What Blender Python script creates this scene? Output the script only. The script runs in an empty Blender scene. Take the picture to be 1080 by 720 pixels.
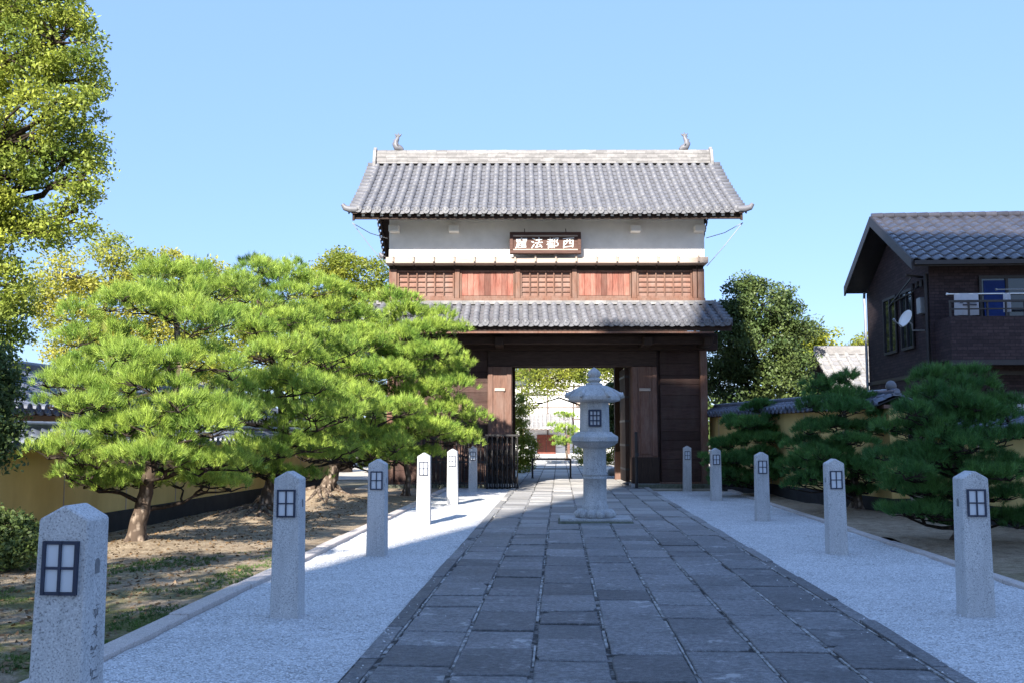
import bpy, bmesh, math, random
import numpy as np
from mathutils import Vector, Matrix

random.seed(7)
rng = np.random.default_rng(7)
scn = bpy.context.scene
COL = scn.collection
R = math.radians

# ------------------------------------------------------------------ camera, sky, sun, exposure
PITCH = 5.33
cam_d = bpy.data.cameras.new('camera'); cam = bpy.data.objects.new('camera', cam_d); COL.objects.link(cam)
cam_d.lens = 35.0; cam_d.sensor_width = 36.0; cam_d.sensor_fit = 'HORIZONTAL'
cam_d.clip_start = 0.05; cam_d.clip_end = 3000
cam.location = (0, 0, 1.5); cam.rotation_euler = (R(90 + PITCH), 0, 0)
scn.camera = cam

SUN_EL, SUN_HEAD = 31.0, 16.8          # elevation; heading of the light, degrees right of +Y
world = bpy.data.worlds.new('World'); scn.world = world; world.use_nodes = True
wn = world.node_tree; wn.nodes.clear()
sky = wn.nodes.new('ShaderNodeTexSky'); sky.sky_type = 'NISHITA'; sky.sun_disc = False
sky.sun_elevation = R(SUN_EL); sky.sun_rotation = R(180 + SUN_HEAD)
sky.air_density = 1.0; sky.dust_density = 0.25; sky.ozone_density = 2.6; sky.altitude = 0
bg = wn.nodes.new('ShaderNodeBackground'); bg.inputs[1].default_value = 0.118
wo = wn.nodes.new('ShaderNodeOutputWorld')
smx = wn.nodes.new('ShaderNodeMix'); smx.data_type = 'RGBA'; smx.inputs[0].default_value = 0.78
smx.inputs[7].default_value = (1.13, 1.93, 3.85, 1.0)      # thin even high haze evens the sky out
wn.links.new(sky.outputs[0], smx.inputs[6]); wn.links.new(smx.outputs[2], bg.inputs[0]); wn.links.new(bg.outputs[0], wo.inputs[0])

sun_d = bpy.data.lights.new('sun', 'SUN'); sun = bpy.data.objects.new('sun', sun_d); COL.objects.link(sun)
sun_d.energy = 4.8; sun_d.angle = R(0.53); sun_d.color = (1.0, 0.94, 0.85)
hd = R(SUN_HEAD); el = R(SUN_EL)
sdir = Vector((math.sin(hd) * math.cos(el), math.cos(hd) * math.cos(el), -math.sin(el)))
sun.rotation_euler = sdir.to_track_quat('-Z', 'Y').to_euler(); sun.location = (-20, -40, 40)

scn.view_settings.view_transform = 'Standard'; scn.view_settings.look = 'None'
scn.view_settings.exposure = 1.46; scn.view_settings.gamma = 1.0; scn.view_settings.use_curve_mapping = False
scn.render.engine = 'CYCLES'
scn.cycles.max_bounces = 8; scn.cycles.transparent_max_bounces = 8

F_PX, CZ = 1050.0, 1.5
def at(x, y, Y):
    """point of the real place at distance Y that the photograph shows at pixel (x, y)"""
    c, s = math.cos(R(PITCH)), math.sin(R(PITCH))
    u, v = (x - 540) / F_PX, (360 - y) / F_PX
    t = Y / (c - v * s)
    return Vector((u * t, Y, CZ + (s + v * c) * t))

# ------------------------------------------------------------------ object helpers
def tag(o, label=None, cat=None, group=None, kind=None):
    if label: o['label'] = label
    if cat: o['category'] = cat
    if group: o['group'] = group
    if kind: o['kind'] = kind
    return o

def thing(name, label, cat, loc=(0, 0, 0), rz=0.0, group=None):
    o = bpy.data.objects.new(name, None); COL.objects.link(o)
    o.empty_display_size = 0.2
    o.location = loc; o.rotation_euler = (0, 0, rz)
    return tag(o, label, cat, group)

def children(o): return [c for c in bpy.data.objects if c.parent == o]

def copy_tree(o, parent=None):
    c = o.copy(); COL.objects.link(c); c.parent = parent
    for ch in children(o): copy_tree(ch, c)
    return c

class MB:
    def __init__(s): s.v = []; s.f = []; s.sm = []
    def add(s, vs, fs, smooth=False):
        n = len(s.v)
        s.v.extend(tuple(v) for v in vs)
        s.f.extend(tuple(i + n for i in f) for f in fs)
        s.sm.extend([smooth] * len(fs))
    def box(s, x0, x1, y0, y1, z0, z1, m=None):
        vs = [Vector(p) for p in ((x0,y0,z0),(x1,y0,z0),(x1,y1,z0),(x0,y1,z0),(x0,y0,z1),(x1,y0,z1),(x1,y1,z1),(x0,y1,z1))]
        if m is not None: vs = [m @ v for v in vs]
        s.add(vs, [(0,3,2,1),(4,5,6,7),(0,1,5,4),(1,2,6,5),(2,3,7,6),(3,0,4,7)])
        return s
    def cbox(s, c, size, m=None):
        h = [k / 2 for k in size]
        mm = Matrix.Translation(c) @ (m if m is not None else Matrix())
        return s.box(-h[0], h[0], -h[1], h[1], -h[2], h[2], mm)
    def bar(s, a, b, w, h=None):
        a, b = Vector(a), Vector(b); d = b - a
        q = d.to_track_quat('Y', 'Z').to_matrix().to_4x4()
        h = h or w
        return s.box(-w/2, w/2, 0, d.length, -h/2, h/2, Matrix.Translation(a) @ q)
    def tube(s, pts, rads, n=8, smooth=True, caps=True):
        pts = [Vector(p) for p in pts]
        if not hasattr(rads, '__len__'): rads = [rads] * len(pts)
        vs, fs = [], []
        up = None
        for i, p in enumerate(pts):
            d = (pts[min(i+1, len(pts)-1)] - pts[max(i-1, 0)])
            d = d.normalized() if d.length > 1e-9 else Vector((0,0,1))
            if up is None:
                up = d.orthogonal().normalized()
            else:
                up = up - d * up.dot(d)
                up = up.normalized() if up.length > 1e-6 else d.orthogonal().normalized()
            sd = d.cross(up)
            for k in range(n):
                a = 2 * math.pi * k / n
                vs.append(p + (up * math.cos(a) + sd * math.sin(a)) * rads[i])
        for i in range(len(pts) - 1):
            for k in range(n):
                k2 = (k + 1) % n
                fs.append((i*n+k, i*n+k2, (i+1)*n+k2, (i+1)*n+k))
        s.add(vs, fs, smooth)
        if caps:
            L = len(pts) - 1
            s.add(vs[:n], [tuple(range(n))[::-1]])
            s.add(vs[L*n:], [tuple(range(n))])
        return s
    def lathe(s, prof, n=24, c=(0,0,0), smooth=True, phase=0.0, wob=None):
        vs, fs = [], []
        for (r, z) in prof:
            for k in range(n):
                a = 2 * math.pi * k / n + phase
                rr = r * (wob(k, z) if wob else 1)
                vs.append((c[0] + rr * math.cos(a), c[1] + rr * math.sin(a), c[2] + z))
        for i in range(len(prof) - 1):
            for k in range(n):
                k2 = (k + 1) % n
                fs.append((i*n+k, i*n+k2, (i+1)*n+k2, (i+1)*n+k))
        s.add(vs, fs, smooth)
        s.add(vs[:n], [tuple(range(n))[::-1]]); s.add(vs[-n:], [tuple(range(n))])
        return s
    def prism(s, poly, y0, y1, m=None, axis='y'):
        """poly in (x, z), swept along y"""
        n = len(poly)
        if axis == 'y': vs = [Vector((p[0], y0, p[1])) for p in poly] + [Vector((p[0], y1, p[1])) for p in poly]
        elif axis == 'x': vs = [Vector((y0, p[0], p[1])) for p in poly] + [Vector((y1, p[0], p[1])) for p in poly]
        else: vs = [Vector((p[0], p[1], y0)) for p in poly] + [Vector((p[0], p[1], y1)) for p in poly]
        if m is not None: vs = [m @ v for v in vs]
        fs = [tuple(range(n)), tuple(range(2*n-1, n-1, -1))]
        for i in range(n):
            j = (i + 1) % n
            fs.append((i, i+n, j+n, j))
        s.add(vs, fs)
        return s
    def build(s, name, mat, parent=None, bev=0.0, loc=None, rz=0.0, seg=1, fixn=True):
        me = bpy.data.meshes.new(name)
        me.from_pydata(s.v, [], s.f)
        me.polygons.foreach_set('use_smooth', s.sm)
        if fixn or bev:
            bm = bmesh.new(); bm.from_mesh(me)
            if fixn: bmesh.ops.recalc_face_normals(bm, faces=bm.faces)
            if bev:
                es = [e for e in bm.edges if len(e.link_faces) == 2 and e.calc_face_angle(0) > R(28)]
                bmesh.ops.bevel(bm, geom=es, offset=bev, segments=seg, affect='EDGES', profile=0.6, clamp_overlap=True)
            bm.to_mesh(me); bm.free()
        me.materials.append(mat)
        o = bpy.data.objects.new(name, me); COL.objects.link(o)
        if parent is not None: o.parent = parent
        if loc is not None: o.location = loc
        if rz: o.rotation_euler = (0, 0, rz)
        return o

def raw_mesh(name, verts, nper, mat, parent=None, smooth=False):
    """mesh of separate polygons with nper corners each; verts (N*nper, 3)"""
    me = bpy.data.meshes.new(name)
    nv = len(verts); nf = nv // nper
    me.vertices.add(nv); me.vertices.foreach_set('co', np.ascontiguousarray(verts, dtype=np.float32).ravel())
    me.loops.add(nv); me.loops.foreach_set('vertex_index', np.arange(nv, dtype=np.int32))
    me.polygons.add(nf); me.polygons.foreach_set('loop_start', np.arange(0, nv, nper, dtype=np.int32))
    if smooth: me.polygons.foreach_set('use_smooth', np.ones(nf, dtype=bool))
    me.update(calc_edges=True); me.validate()
    me.materials.append(mat)
    o = bpy.data.objects.new(name, me); COL.objects.link(o)
    if parent is not None: o.parent = parent
    return o

# ------------------------------------------------------------------ materials
class NT:
    def __init__(s, name):
        s.m = bpy.data.materials.new(name); s.m.use_nodes = True
        s.t = s.m.node_tree; s.t.nodes.clear()
        s.out = s.n('ShaderNodeOutputMaterial')
        s.p = s.n('ShaderNodeBsdfPrincipled')
        s.l(s.p.outputs[0], s.out.inputs[0])
        s.geo = s.n('ShaderNodeNewGeometry')
    def n(s, t, **kw):
        nd = s.t.nodes.new(t)
        for k, v in kw.items(): setattr(nd, k, v)
        return nd
    def l(s, a, b): s.t.links.new(a, b)
    def coords(s, scale=(1,1,1), rot=0.0, obj=False):
        mp = s.n('ShaderNodeMapping'); mp.inputs['Scale'].default_value = scale; mp.inputs['Rotation'].default_value = (0,0,rot)
        if obj:
            tc = s.n('ShaderNodeTexCoord'); s.l(tc.outputs['Object'], mp.inputs[0])
        else: s.l(s.geo.outputs['Position'], mp.inputs[0])
        return mp.outputs[0]
    def noise(s, vec, scale, detail=5, rough=0.55, dist=0.0):
        nz = s.n('ShaderNodeTexNoise'); nz.inputs['Scale'].default_value = scale; nz.inputs['Detail'].default_value = detail
        nz.inputs['Roughness'].default_value = rough; nz.inputs['Distortion'].default_value = dist
        s.l(vec, nz.inputs['Vector']); return nz.outputs['Fac']
    def voro(s, vec, scale, feature='F1', out='Distance', rnd=1.0):
        v = s.n('ShaderNodeTexVoronoi'); v.feature = feature; v.inputs['Scale'].default_value = scale
        v.inputs['Randomness'].default_value = rnd
        s.l(vec, v.inputs['Vector']); return v.outputs[out]
    def ramp(s, fac, stops, interp='LINEAR'):
        r = s.n('ShaderNodeValToRGB'); r.color_ramp.interpolation = interp
        while len(r.color_ramp.elements) < len(stops): r.color_ramp.elements.new(0.5)
        for e, (p, c) in zip(r.color_ramp.elements, stops):
            e.position = p; e.color = (c[0], c[1], c[2], 1) if hasattr(c, '__len__') else (c, c, c, 1)
        s.l(fac, r.inputs[0]); return r.outputs[0]
    def mix(s, fac, a, b, mode='MIX'):
        m = s.n('ShaderNodeMix', data_type='RGBA', blend_type=mode)
        for sock, v in ((m.inputs[0], fac), (m.inputs[6], a), (m.inputs[7], b)):
            if hasattr(v, 'is_linked'): s.l(v, sock)
            elif hasattr(v, '__len__'): sock.default_value = (v[0], v[1], v[2], 1)
            else: sock.default_value = v
        return m.outputs[2]
    def math(s, op, a, b=0.0):
        m = s.n('ShaderNodeMath', operation=op)
        for sock, v in ((m.inputs[0], a), (m.inputs[1], b)):
            if hasattr(v, 'is_linked'): s.l(v, sock)
            else: sock.default_value = v
        return m.outputs[0]
    def island(s, lo, hi):
        mr = s.n('ShaderNodeMapRange'); mr.inputs[3].default_value = lo; mr.inputs[4].default_value = hi
        s.l(s.geo.outputs['Random Per Island'], mr.inputs[0]); return mr.outputs[0]
    def scale_col(s, col, fac):
        v = s.n('ShaderNodeVectorMath', operation='SCALE')
        s.l(col, v.inputs[0]); s.l(fac, v.inputs['Scale']); return v.outputs[0]
    def bump(s, h, strength=0.3, dist=0.01):
        b = s.n('ShaderNodeBump'); b.inputs['Strength'].default_value = strength; b.inputs['Distance'].default_value = dist
        s.l(h, b.inputs['Height']); s.l(b.outputs[0], s.p.inputs['Normal'])
    def fin(s, col=None, rough=0.7, spec=0.3, metal=0.0):
        if col is not None:
            if hasattr(col, 'is_linked'): s.l(col, s.p.inputs['Base Color'])
            else: s.p.inputs['Base Color'].default_value = (col[0], col[1], col[2], 1)
        if hasattr(rough, 'is_linked'): s.l(rough, s.p.inputs['Roughness'])
        else: s.p.inputs['Roughness'].default_value = rough
        s.p.inputs['Specular IOR Level'].default_value = spec
        s.p.inputs['Metallic'].default_value = metal
        return s.m

MAT = {}
def simple(name, c1, c2=None, scale=6.0, rough=0.7, spec=0.3, bump=0.2, isl=0.0, stretch=(1,1,1), metal=0.0, bd=0.01):
    t = NT(name); v = t.coords(stretch)
    nz = t.noise(v, scale, 6, 0.6)
    if c2 is None: c2 = tuple(k * 0.75 for k in c1)
    col = t.ramp(nz, [(0.3, c2), (0.7, c1)])
    if isl: col = t.scale_col(col, t.island(1 - isl, 1 + isl))
    if bump: t.bump(nz, bump, bd)
    MAT[name] = t.fin(col, rough, spec, metal)
    return MAT[name]

def granite(name, lo, mid, hi, sc=170.0, stain=0.25):
    t = NT(name); v = t.coords()
    n1 = t.noise(v, sc, 2, 0.6)
    col = t.ramp(n1, [(0.36, lo), (0.44, mid), (0.56, mid), (0.66, hi)])
    big = t.noise(t.coords((1,1,0.5)), 3.5, 4, 0.6)
    col = t.mix(1.0, col, t.ramp(big, [(0.3, 1 - stain), (0.65, 1.0)]), 'MULTIPLY')
    sk = t.noise(t.coords((9, 9, 0.8)), 1.6, 5, 0.65)
    col = t.mix(1.0, col, t.ramp(sk, [(0.34, 0.88), (0.50, 1.0)]), 'MULTIPLY')
    t.bump(n1, 0.3, 0.005)
    MAT[name] = t.fin(col, 0.75, 0.3); return MAT[name]

granite('granite', (0.27,0.27,0.275), (0.55,0.545,0.54), (0.70,0.695,0.68), 120, 0.18)
granite('lantern_granite', (0.27,0.27,0.27), (0.50,0.50,0.495), (0.66,0.66,0.65), 80, 0.34)
granite('kerb_granite', (0.34,0.28,0.25), (0.54,0.48,0.44), (0.68,0.62,0.58), 110, 0.15)

def roof_tile(name, base, isl=0.22, rough=0.5, lich=0.3):
    t = NT(name); v = t.coords()
    nz = t.noise(v, 9, 5, 0.6)
    b2 = tuple(k * 0.72 for k in base)
    col = t.ramp(nz, [(0.3, b2), (0.7, base)])
    st = t.noise(t.coords(), 2.2, 6, 0.65)
    col = t.mix(t.ramp(st, [(0.5, 0.0), (0.72, lich)]), col, (0.42, 0.41, 0.38))
    col = t.scale_col(col, t.island(1 - isl, 1 + isl))
    t.bump(t.noise(v, 60, 3), 0.15, 0.004)
    MAT[name] = t.fin(col, rough, 0.4); return MAT[name]
roof_tile('grey_tile', (0.152, 0.153, 0.168), 0.10, 0.5, 0.14)
roof_tile('ridge_tile', (0.215, 0.205, 0.20), 0.25, 0.6, 0.45)
roof_tile('blue_grey_tile', (0.13, 0.145, 0.19), 0.25, 0.32, 0.1)
roof_tile('house_tile', (0.052, 0.052, 0.066), 0.2, 0.20, 0.05)
roof_tile('pale_tile', (0.30, 0.29, 0.285), 0.15, 0.6, 0.4)

def wood(name, c1, c2, axis='z', isl=0.2, rough=0.75, sc=5.0, grey=None):
    t = NT(name)
    st = {'z': (9, 9, 0.7), 'x': (0.7, 9, 9), 'y': (9, 0.7, 9)}[axis]
    nz = t.noise(t.coords(st), sc, 6, 0.65, 0.4)
    col = t.ramp(nz, [(0.3, c2), (0.68, c1)])
    if grey is not None:
        w = t.noise(t.coords((1.5,1.5,0.6)), 2.5, 5, 0.6)
        col = t.mix(t.ramp(w, [(0.4, 0.0), (0.75, 0.6)]), col, grey)
    if isl: col = t.scale_col(col, t.island(1 - isl, 1 + isl))
    t.bump(nz, 0.35, 0.008)
    MAT[name] = t.fin(col, rough, 0.2); return MAT[name]
wood('dark_wood', (0.050, 0.032, 0.024), (0.022, 0.014, 0.011), 'z', 0.25)
wood('dark_wood_across', (0.060, 0.038, 0.030), (0.024, 0.015, 0.012), 'x', 0.3)
wood('brown_wood', (0.20, 0.105, 0.072), (0.09, 0.043, 0.03), 'z', 0.18, grey=(0.20, 0.15, 0.125))
wood('weathered_boards', (0.26, 0.145, 0.11), (0.11, 0.055, 0.042), 'x', 0.35, grey=(0.26, 0.19, 0.16))
wood('wall_boards', (0.075, 0.042, 0.034), (0.034, 0.018, 0.015), 'x', 0.25, grey=(0.085, 0.06, 0.05))
wood('red_boards', (0.27, 0.105, 0.075), (0.11, 0.036, 0.026), 'z', 0.4, grey=(0.30, 0.18, 0.14))
wood('pale_wood', (0.46, 0.38, 0.32), (0.32, 0.25, 0.205), 'x', 0.1)
wood('post_wood', (0.19, 0.105, 0.076), (0.085, 0.044, 0.033), 'z', 0.12, grey=(0.2, 0.14, 0.115))
wood('grey_timber', (0.17, 0.13, 0.11), (0.09, 0.07, 0.06), 'z', 0.1)
wood('sign_wood', (0.11, 0.06, 0.048), (0.055, 0.028, 0.022), 'x', 0.1)

simple('plaster', (0.80, 0.79, 0.76), (0.70, 0.69, 0.66), 3.0, 0.85, 0.2, 0.08)
def ochre():
    t = NT('ochre_plaster')
    n = t.noise(t.coords((1,1,0.35)), 2.2, 6, 0.6)
    col = t.ramp(n, [(0.28, (0.50, 0.35, 0.13)), (0.7, (0.66, 0.48, 0.19))])
    t.bump(t.noise(t.coords(), 40, 4), 0.15, 0.004)
    MAT['ochre_plaster'] = t.fin(col, 0.9, 0.15)
ochre()
simple('black_metal', (0.018, 0.018, 0.02), (0.03, 0.026, 0.024), 20, 0.5, 0.4, 0.1)
simple('dark_blue_metal', (0.03, 0.042, 0.08), (0.02, 0.027, 0.05), 15, 0.45, 0.4, 0.0)
simple('white_pane', (0.66, 0.68, 0.71), (0.58, 0.60, 0.63), 3.0, 0.35, 0.5, 0.0)
simple('white_paint', (0.8, 0.8, 0.78), (0.72, 0.72, 0.70), 4, 0.5, 0.4, 0.0)
simple('lettering_white', (0.85, 0.84, 0.8), (0.72, 0.7, 0.66), 25, 0.7, 0.3, 0.0)
simple('carving', (0.17, 0.17, 0.175), (0.24, 0.24, 0.24), 60, 0.9, 0.1, 0.0)
simple('grey_metal', (0.33, 0.35, 0.37), (0.25, 0.26, 0.28), 8, 0.4, 0.5, 0.0, metal=0.3)
simple('dark_trim', (0.03, 0.027, 0.03), (0.02, 0.018, 0.02), 6, 0.5, 0.4, 0.05)
simple('net_cord', (0.45, 0.46, 0.47), (0.35, 0.36, 0.37), 6, 0.6, 0.2, 0.0)
simple('reflection_blue', (0.02, 0.05, 0.20), (0.012, 0.03, 0.13), 3, 0.8, 0.2, 0.0)  # sky reflected in the balcony glass, painted as flat blue
simple('cloth_white', (0.50, 0.51, 0.56), (0.40, 0.41, 0.45), 5, 0.9, 0.1, 0.1)
simple('cloth_grey', (0.12, 0.12, 0.14), (0.07, 0.07, 0.09), 9, 0.9, 0.1, 0.1)
simple('mud_plaster', (0.42, 0.35, 0.30), (0.34, 0.28, 0.24), 3, 0.9, 0.1, 0.05)
simple('concrete', (0.36, 0.35, 0.33), (0.28, 0.27, 0.26), 1.2, 0.85, 0.2, 0.1)
simple('rust_red', (0.24, 0.07, 0.045), (0.16, 0.05, 0.035), 5, 0.7, 0.3, 0.1)
simple('wall_footing', (0.045, 0.043, 0.042), (0.03, 0.028, 0.027), 4, 0.85, 0.2, 0.15)
simple('mossy_stone', (0.17, 0.18, 0.14), (0.09, 0.10, 0.07), 14, 0.9, 0.2, 0.4)
simple('rock', (0.30, 0.29, 0.27), (0.14, 0.135, 0.125), 7, 0.9, 0.2, 0.6, bd=0.03)

def glass():
    t = NT('window_glass'); MAT['window_glass'] = t.fin((0.015, 0.018, 0.025), 0.06, 0.7)
glass()

def brick(name, c1, c2, mortar, sx, sz):
    t = NT(name)
    b = t.n('ShaderNodeTexBrick'); b.inputs['Scale'].default_value = 1.0
    b.inputs['Color1'].default_value = (*c1, 1); b.inputs['Color2'].default_value = (*c2, 1); b.inputs['Mortar'].default_value = (*mortar, 1)
    b.inputs['Mortar Size'].default_value = 0.006; b.inputs['Brick Width'].default_value = sx; b.inputs['Row Height'].default_value = sz
    tc = t.n('ShaderNodeTexCoord'); sep = t.n('ShaderNodeSeparateXYZ'); com = t.n('ShaderNodeCombineXYZ')
    t.l(tc.outputs['Object'], sep.inputs[0])
    t.l(t.math('ADD', sep.outputs[0], sep.outputs[1]), com.inputs[0]); t.l(sep.outputs[2], com.inputs[1])
    t.l(com.outputs[0], b.inputs['Vector'])
    nz = t.noise(t.coords(), 14, 5)
    col = t.mix(1.0, b.outputs[0], t.ramp(nz, [(0.3, 0.65), (0.7, 1.1)]), 'MULTIPLY')
    t.bump(b.outputs['Fac'], -0.4, 0.008)
    MAT[name] = t.fin(col, 0.75, 0.25)
brick('dark_brick', (0.034, 0.022, 0.026), (0.062, 0.040, 0.044), (0.020, 0.016, 0.018), 0.24, 0.075)

PA0 = math.atan(0.0474)
def slab_mat():
    t = NT('path_stone')
    nz = t.math('ADD', t.math('MULTIPLY', t.noise(t.coords(), 26, 6, 0.7), 0.55), t.math('MULTIPLY', t.noise(t.coords(), 150, 2, 0.6), 0.45))
    col = t.ramp(nz, [(0.34, (0.05, 0.05, 0.054)), (0.50, (0.14, 0.139, 0.142)), (0.70, (0.34, 0.337, 0.335))])
    big = t.noise(t.coords(), 1.3, 5, 0.65)
    col = t.mix(1.0, col, t.ramp(big, [(0.3, 0.78), (0.7, 1.3)]), 'MULTIPLY')
    wear = t.noise(t.coords((1, 1, 1), 0.4), 3.1, 8, 0.72)
    col = t.mix(t.ramp(wear, [(0.59, 0.0), (0.65, 0.6)]), col, (0.45, 0.44, 0.43))
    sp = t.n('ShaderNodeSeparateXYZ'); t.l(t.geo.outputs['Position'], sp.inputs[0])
    # stones get paler towards the gate
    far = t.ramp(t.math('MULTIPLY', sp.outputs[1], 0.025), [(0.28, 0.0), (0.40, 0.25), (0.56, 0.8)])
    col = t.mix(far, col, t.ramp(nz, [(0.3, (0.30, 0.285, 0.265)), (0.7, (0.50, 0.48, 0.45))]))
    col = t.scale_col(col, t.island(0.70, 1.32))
    t.bump(t.math('ADD', t.noise(t.coords(), 45, 6, 0.7), t.math('MULTIPLY', t.noise(t.coords((0.2, 1, 1), PA0), 26, 4, 0.6), 1.6)), 0.8, 0.02)
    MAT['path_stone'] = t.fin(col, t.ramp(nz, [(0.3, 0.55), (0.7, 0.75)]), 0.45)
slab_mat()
def joint_mat():
    t = NT('path_joint')
    nz = t.noise(t.coords(), 7, 6, 0.7)
    col = t.ramp(nz, [(0.46, (0.045, 0.043, 0.042)), (0.64, (0.34, 0.33, 0.315))])
    t.bump(t.noise(t.coords(), 120, 3), 0.5, 0.006)
    MAT['path_joint'] = t.fin(col, 0.9, 0.2)
joint_mat()
def mortar_mat():
    t = NT('path_mortar')
    col = t.ramp(t.noise(t.coords(), 9, 7, 0.75), [(0.40, (0.10, 0.097, 0.093)), (0.62, (0.48, 0.47, 0.45))])
    t.bump(t.noise(t.coords(), 90, 4), 0.5, 0.006)
    MAT['path_mortar'] = t.fin(col, 0.9, 0.2)
mortar_mat()
def gravel_mat():
    t = NT('gravel')
    v = t.coords()
    vc = t.voro(v, 62, 'F1', 'Color'); vd = t.voro(v, 62, 'F1', 'Distance')
    g = t.n('ShaderNodeSeparateColor'); t.l(vc, g.inputs[0])
    col = t.ramp(g.outputs[0], [(0.0, (0.34, 0.335, 0.33)), (0.2, (0.55, 0.545, 0.54)), (0.7, (0.72, 0.715, 0.705)), (1.0, (0.82, 0.815, 0.80))])
    col = t.mix(1.0, col, t.ramp(vd, [(0.4, 1.0), (0.8, 0.65)]), 'MULTIPLY')
    big = t.noise(t.coords(), 1.1, 5, 0.65)
    col = t.mix(1.0, col, t.ramp(big, [(0.32, 0.86), (0.62, 1.04)]), 'MULTIPLY')
    b1 = t.noise(v, 22, 3, 0.6)
    h = t.math('ADD', t.math('MULTIPLY', t.math('SUBTRACT', 1.0, vd), 0.6), b1)
    t.bump(h, 0.75, 0.02)
    MAT['gravel'] = t.fin(col, 0.9, 0.2)
gravel_mat()
def pebble_mat():
    t = NT('pebble')
    col = t.ramp(t.geo.outputs['Random Per Island'], [(0.0, (0.40, 0.395, 0.39)), (0.2, (0.58, 0.575, 0.57)), (0.6, (0.70, 0.695, 0.685)), (1.0, (0.80, 0.79, 0.78))])
    MAT['pebble'] = t.fin(col, 0.85, 0.25)
pebble_mat()
def soil_mat():
    t = NT('soil')
    v = t.coords()
    n1 = t.noise(v, 5, 8, 0.7); n2 = t.noise(v, 45, 4, 0.7)
    col = t.ramp(n1, [(0.3, (0.20, 0.145, 0.095)), (0.55, (0.36, 0.285, 0.20)), (0.75, (0.46, 0.38, 0.285))])
    col = t.mix(1.0, col, t.ramp(n2, [(0.3, 0.55), (0.6, 1.1)]), 'MULTIPLY')
    # moss grows where the bed stays damp, close to the kerb at the near end
    sep = t.n('ShaderNodeSeparateXYZ'); t.l(t.geo.outputs['Position'], sep.inputs[0])
    near = t.ramp(t.math('MULTIPLY', sep.outputs[1], 0.05), [(0.42, 1.0), (0.62, 0.0)])
    nm = t.noise(v, 0.9, 8, 0.7)
    ms = t.math('MULTIPLY', t.ramp(nm, [(0.43, 0.0), (0.54, 0.9)]), near)
    mcol = t.ramp(t.noise(v, 60, 4), [(0.3, (0.04, 0.05, 0.014)), (0.7, (0.15, 0.165, 0.05))])
    col = t.mix(ms, col, mcol)
    t.bump(t.math('ADD', n2, t.math('MULTIPLY', n1, 1.5)), 0.7, 0.03)
    MAT['soil'] = t.fin(col, 0.95, 0.1)
soil_mat()
simple('sand', (0.52, 0.47, 0.40), (0.40, 0.36, 0.30), 3, 0.95, 0.1, 0.3)
simple('earth', (0.30, 0.26, 0.20), (0.18, 0.17, 0.11), 0.6, 0.95, 0.1, 0.3)

def leaf(name, c1, c2, trans=0.4, clump=0.9, isl=0.25, c3=None):
    t = NT(name)
    nz = t.noise(t.coords(), clump, 3, 0.6)
    col = t.ramp(nz, [(0.36, c2), (0.64, c1)])
    if c3 is not None:
        col = t.mix(t.ramp(t.noise(t.coords((1,1,1), 1.0), clump * 0.8, 2), [(0.54 if 'pine' not in name else 0.66, 0.0), (0.68 if 'pine' not in name else 0.78, 0.8)]), col, c3)
    col = t.scale_col(col, t.island(1 - isl, 1 + isl))
    t.l(col, t.p.inputs['Base Color']); t.p.inputs['Roughness'].default_value = 0.5; t.p.inputs['Specular IOR Level'].default_value = 0.3
    tr = t.n('ShaderNodeBsdfTranslucent'); t.l(col, tr.inputs[0])
    ms = t.n('ShaderNodeMixShader'); ms.inputs[0].default_value = trans
    t.l(t.p.outputs[0], ms.inputs[1]); t.l(tr.outputs[0], ms.inputs[2]); t.l(ms.outputs[0], t.out.inputs[0])
    MAT[name] = t.m; return t.m
leaf('pine_needles', (0.37, 0.48, 0.08), (0.15, 0.26, 0.04), 0.25, 2.2, 0.5, (0.30, 0.24, 0.09))
leaf('shaded_pine_needles', (0.10, 0.22, 0.05), (0.045, 0.13, 0.032), 0.2, 1.6, 0.45)  # darker copy of pine_needles, shade of the right-hand pines put into the colour
leaf('camphor_leaves', (0.38, 0.42, 0.065), (0.15, 0.22, 0.04), 0.4, 1.1, 0.45)
leaf('yellow_leaves', (0.44, 0.42, 0.08), (0.28, 0.34, 0.06), 0.45, 0.7, 0.3, (0.48, 0.44, 0.08))
leaf('light_leaves', (0.34, 0.35, 0.05), (0.18, 0.24, 0.035), 0.45, 0.7, 0.35)
leaf('dark_leaves', (0.12, 0.16, 0.045), (0.05, 0.09, 0.028), 0.25, 0.8, 0.4)
leaf('shrub_leaves', (0.11, 0.19, 0.04), (0.055, 0.11, 0.026), 0.3, 1.5, 0.4)
leaf('dry_leaves', (0.24, 0.15, 0.07), (0.12, 0.075, 0.04), 0.2, 3.0, 0.5)
def bark(name, c1, c2):
    t = NT(name)
    vd = t.voro(t.coords((1,1,0.45)), 16, 'F1', 'Distance')
    n = t.noise(t.coords((1,1,0.4)), 14, 6, 0.7)
    h = t.math('ADD', vd, n)
    col = t.ramp(h, [(0.45, c1), (1.05, c2)])
    t.bump(h, -0.9, 0.03)
    MAT[name] = t.fin(col, 0.95, 0.1)
bark('pine_bark', (0.40, 0.32, 0.25), (0.09, 0.066, 0.05))
bark('dark_bark', (0.09, 0.07, 0.055), (0.03, 0.023, 0.018))

# ------------------------------------------------------------------ ground, path, gravel
PA = math.atan(0.0474)                     # the path runs 2.7 degrees to the right
PX = 0.58
def pl(u, v, z=0.0):                       # path coordinates -> world
    return Vector((PX + u * math.cos(PA) + v * math.sin(PA), -u * math.sin(PA) + v * math.cos(PA), z))

MB().box(-900, 900, -300, 1500, -0.6, -0.05).build('ground', MAT['earth'])['kind'] = 'structure'

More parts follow.
